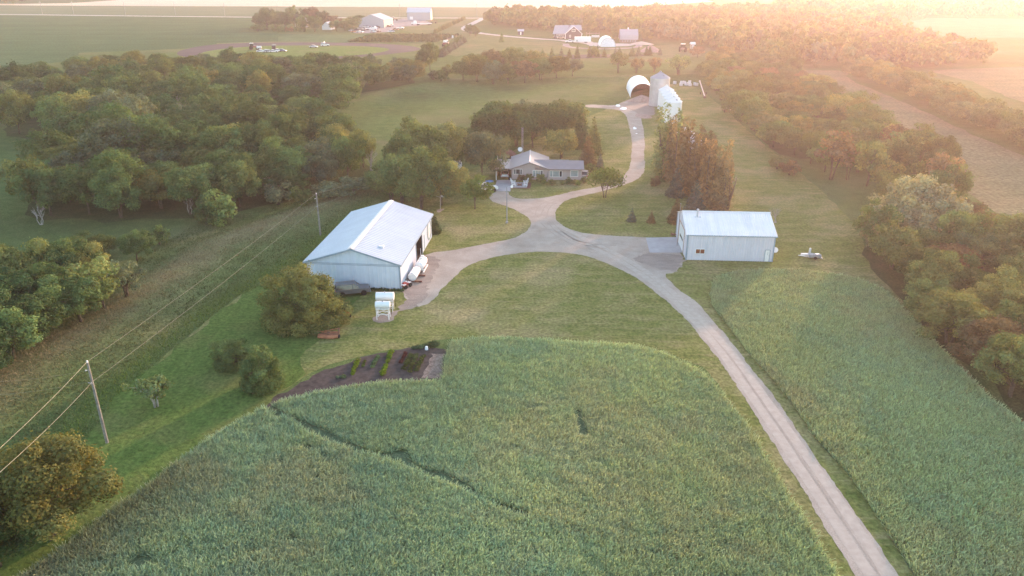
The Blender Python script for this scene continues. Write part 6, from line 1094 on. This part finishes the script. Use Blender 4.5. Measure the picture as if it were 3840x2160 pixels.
# --- kitchen garden rows and nursery rows
def leafrow(name, label, A_, B_, w, h, n, leaf, tint, z=.02, cat='plant row', group=None, flat=True, gapn=None):
    a, b = Vector(gflat(*A_)), Vector(gflat(*B_)); L = (b-a).length; k = max(3, int(L / (w*.75))); rg = random.Random(int(L*100)); lob = []
    for i in range(k):
        p = a.lerp(b, (i+.5)/k); s_ = rg.uniform(.7, 1.15); lob.append((p.x+rg.uniform(-.1,.1)*w, p.y+rg.uniform(-.1,.1)*w, z+h*.5*s_, w*.55*s_, w*.55*s_, h*.5*s_))
    Q, K = leafcloud(int(L*77), lob, n, leaf, upbias=.6); o = link(name, qmesh(name, Q, np.arange(len(Q)).reshape(-1,4), M['leaf'], K)); t = TINT[tint] if isinstance(tint, str) else tint; o.color = (*t, 1); return tag(o, label, cat, group)
for A_, B_, w, h, t, l in (((1028,725),(962,885),.75,.55,(.13,.20,.02),'bright green vegetable row at the left of the kitchen garden'),((1235,685),(1172,805),.7,.4,(.10,.17,.08),'silvery cabbage row in the middle of the kitchen garden'),((1365,640),(1320,760),.8,.55,(.12,.20,.02),'upper stretch of the long bright vegetable row'),((1310,775),(1275,890),.85,.6,(.15,.23,.02),'lower stretch of the long bright vegetable row'),((1100,730),(1070,800),.4,.25,(.08,.12,.03),'faint short seedling row right of the bright left row'),((1510,650),(1455,760),.6,.35,(.10,.04,.04),'dark red leaved row in the kitchen garden'),((1565,670),(1480,830),.9,.55,(.075,.10,.035),'weedy green row right of the red leaved one'),((1620,670),(1540,860),.95,.6,(.08,.105,.04),'taller weedy row in the right of the kitchen garden'),((1690,680),(1610,840),.8,.45,(.07,.10,.035),'weedy row bordering the straw strip'),((1570,610),(1680,605),1.0,.5,(.10,.15,.08),'pale squash plants along the top of the kitchen garden'),((1690,595),(1830,580),1.3,.7,(.07,.11,.05),'big leaved squash clump at the top right of the garden'),((810,905),(895,900),.7,.4,(.10,.15,.08),'lone squash plant at the lower left of the garden')):
    leafrow('vegetable_row', l, z6(*A_), z6(*B_), w*.72, h*.62, int(420*w/.7), .085, tuple(c_*.85 for c_ in t))
Qs, Ks = [], []
for i in range(20):
    x0 = 880 + i*11.2; lob = []; A_, B_ = Vector(gflat(x0, 106.2)), Vector(gflat(x0 + 62 - i*.2, 89.2)); L = (B_-A_).length; k = int(L/1.6)
    for j in range(k): p = A_.lerp(B_, (j+.5)/k); lob.append((p.x, p.y, .7, 1.3, 1.3, .75))
    Q, K = leafcloud(300+i, lob, k*8, .6, upbias=.5); Qs.append(Q); Ks.append(K)
Q = np.concatenate(Qs); o = link('nursery_rows', qmesh('nursery_rows', Q, np.arange(len(Q)).reshape(-1,4), M['leaf'], np.concatenate(Ks))); o.color = (.06,.085,.04,1); tag(o, 'low planted nursery rows beside the racetrack', 'crop rows', kind='stuff')
sheet('nursery_ground', [(872,107.4),(1075,106.8),(1130,96),(1145,88.7),(962,88.5)], .045, palelawn, .3, 6, 0)
# weeds along the barn foot
Q, K = leafcloud(400, [(org + (fr-org)*f + Vector((0,-.35,.18))).to_tuple() + (.5,.22,.22*random.uniform(.5,1.6)) for f in [i/26 for i in range(6,27)]], 1300, .11, upbias=.3); o = link('barn_weeds', qmesh('barn_weeds', Q, np.arange(len(Q)).reshape(-1,4), M['leaf'], K)); o.color = (.05,.085,.03,1); tag(o, 'weeds growing along the foot of the barn gable', 'weeds', kind='stuff')

# ------------------------------------------------------------------ air, sun, sky, camera
SUN_AZ, SUN_EL = R(33), R(9)
t = NT('haze_air'); t.t.nodes.remove(t.b); v = t.n('ShaderNodeVolumePrincipled'); v.inputs['Density'].default_value = HAZE; v.inputs['Color'].default_value = (*HAZE_COL, 1); v.inputs['Anisotropy'].default_value = HAZE_G; t.l(v.outputs[0], t.out.inputs['Volume'])
g = MB(); g.box(-4300, 4300, -1000, 6100, -1.2, 62); o = g.build('haze', t.m); tag(o, kind='stuff', label='warm evening haze over the farmland', cat='haze')
L = bpy.data.lights.new('sun', 'SUN'); L.energy = SUN_E; L.angle = R(SUN_ANG); L.color = SUN_COL; so = bpy.data.objects.new('sun', L); C.objects.link(so); so.rotation_euler = (-(math.pi/2 - SUN_EL), 0, -SUN_AZ)
W = bpy.data.worlds.new('World'); SC.world = W; W.use_nodes = True; n = W.node_tree.nodes; sk = n.new('ShaderNodeTexSky'); sk.sky_type = 'NISHITA'; sk.sun_disc = False; sk.sun_elevation = SUN_EL; sk.sun_rotation = SUN_AZ; sk.air_density = 1.0; sk.dust_density = 1.0; sk.ozone_density = 1.0
W.node_tree.links.new(sk.outputs[0], n['Background'].inputs['Color']); n['Background'].inputs['Strength'].default_value = SKY
cam = bpy.data.cameras.new('camera'); co = bpy.data.objects.new('camera', cam); C.objects.link(co); co.location = (0, 0, CAM_H); co.rotation_euler = (math.pi/2 - PITCH, 0, 0); cam.sensor_width = 36; cam.lens = FPX / 3840 * 36; cam.clip_start = .5; cam.clip_end = 12000; SC.camera = co
SC.view_settings.view_transform = 'Standard'; SC.view_settings.look = 'None'; SC.view_settings.gamma = 1; SC.view_settings.exposure = EXPO; SC.view_settings.use_curve_mapping = False
cy = SC.cycles; cy.max_bounces = 6; cy.diffuse_bounces = 3; cy.glossy_bounces = 2; cy.transmission_bounces = 3; cy.volume_bounces = 1; cy.transparent_max_bounces = 6; cy.caustics_reflective = False; cy.caustics_refractive = False; cy.sample_clamp_indirect = 4
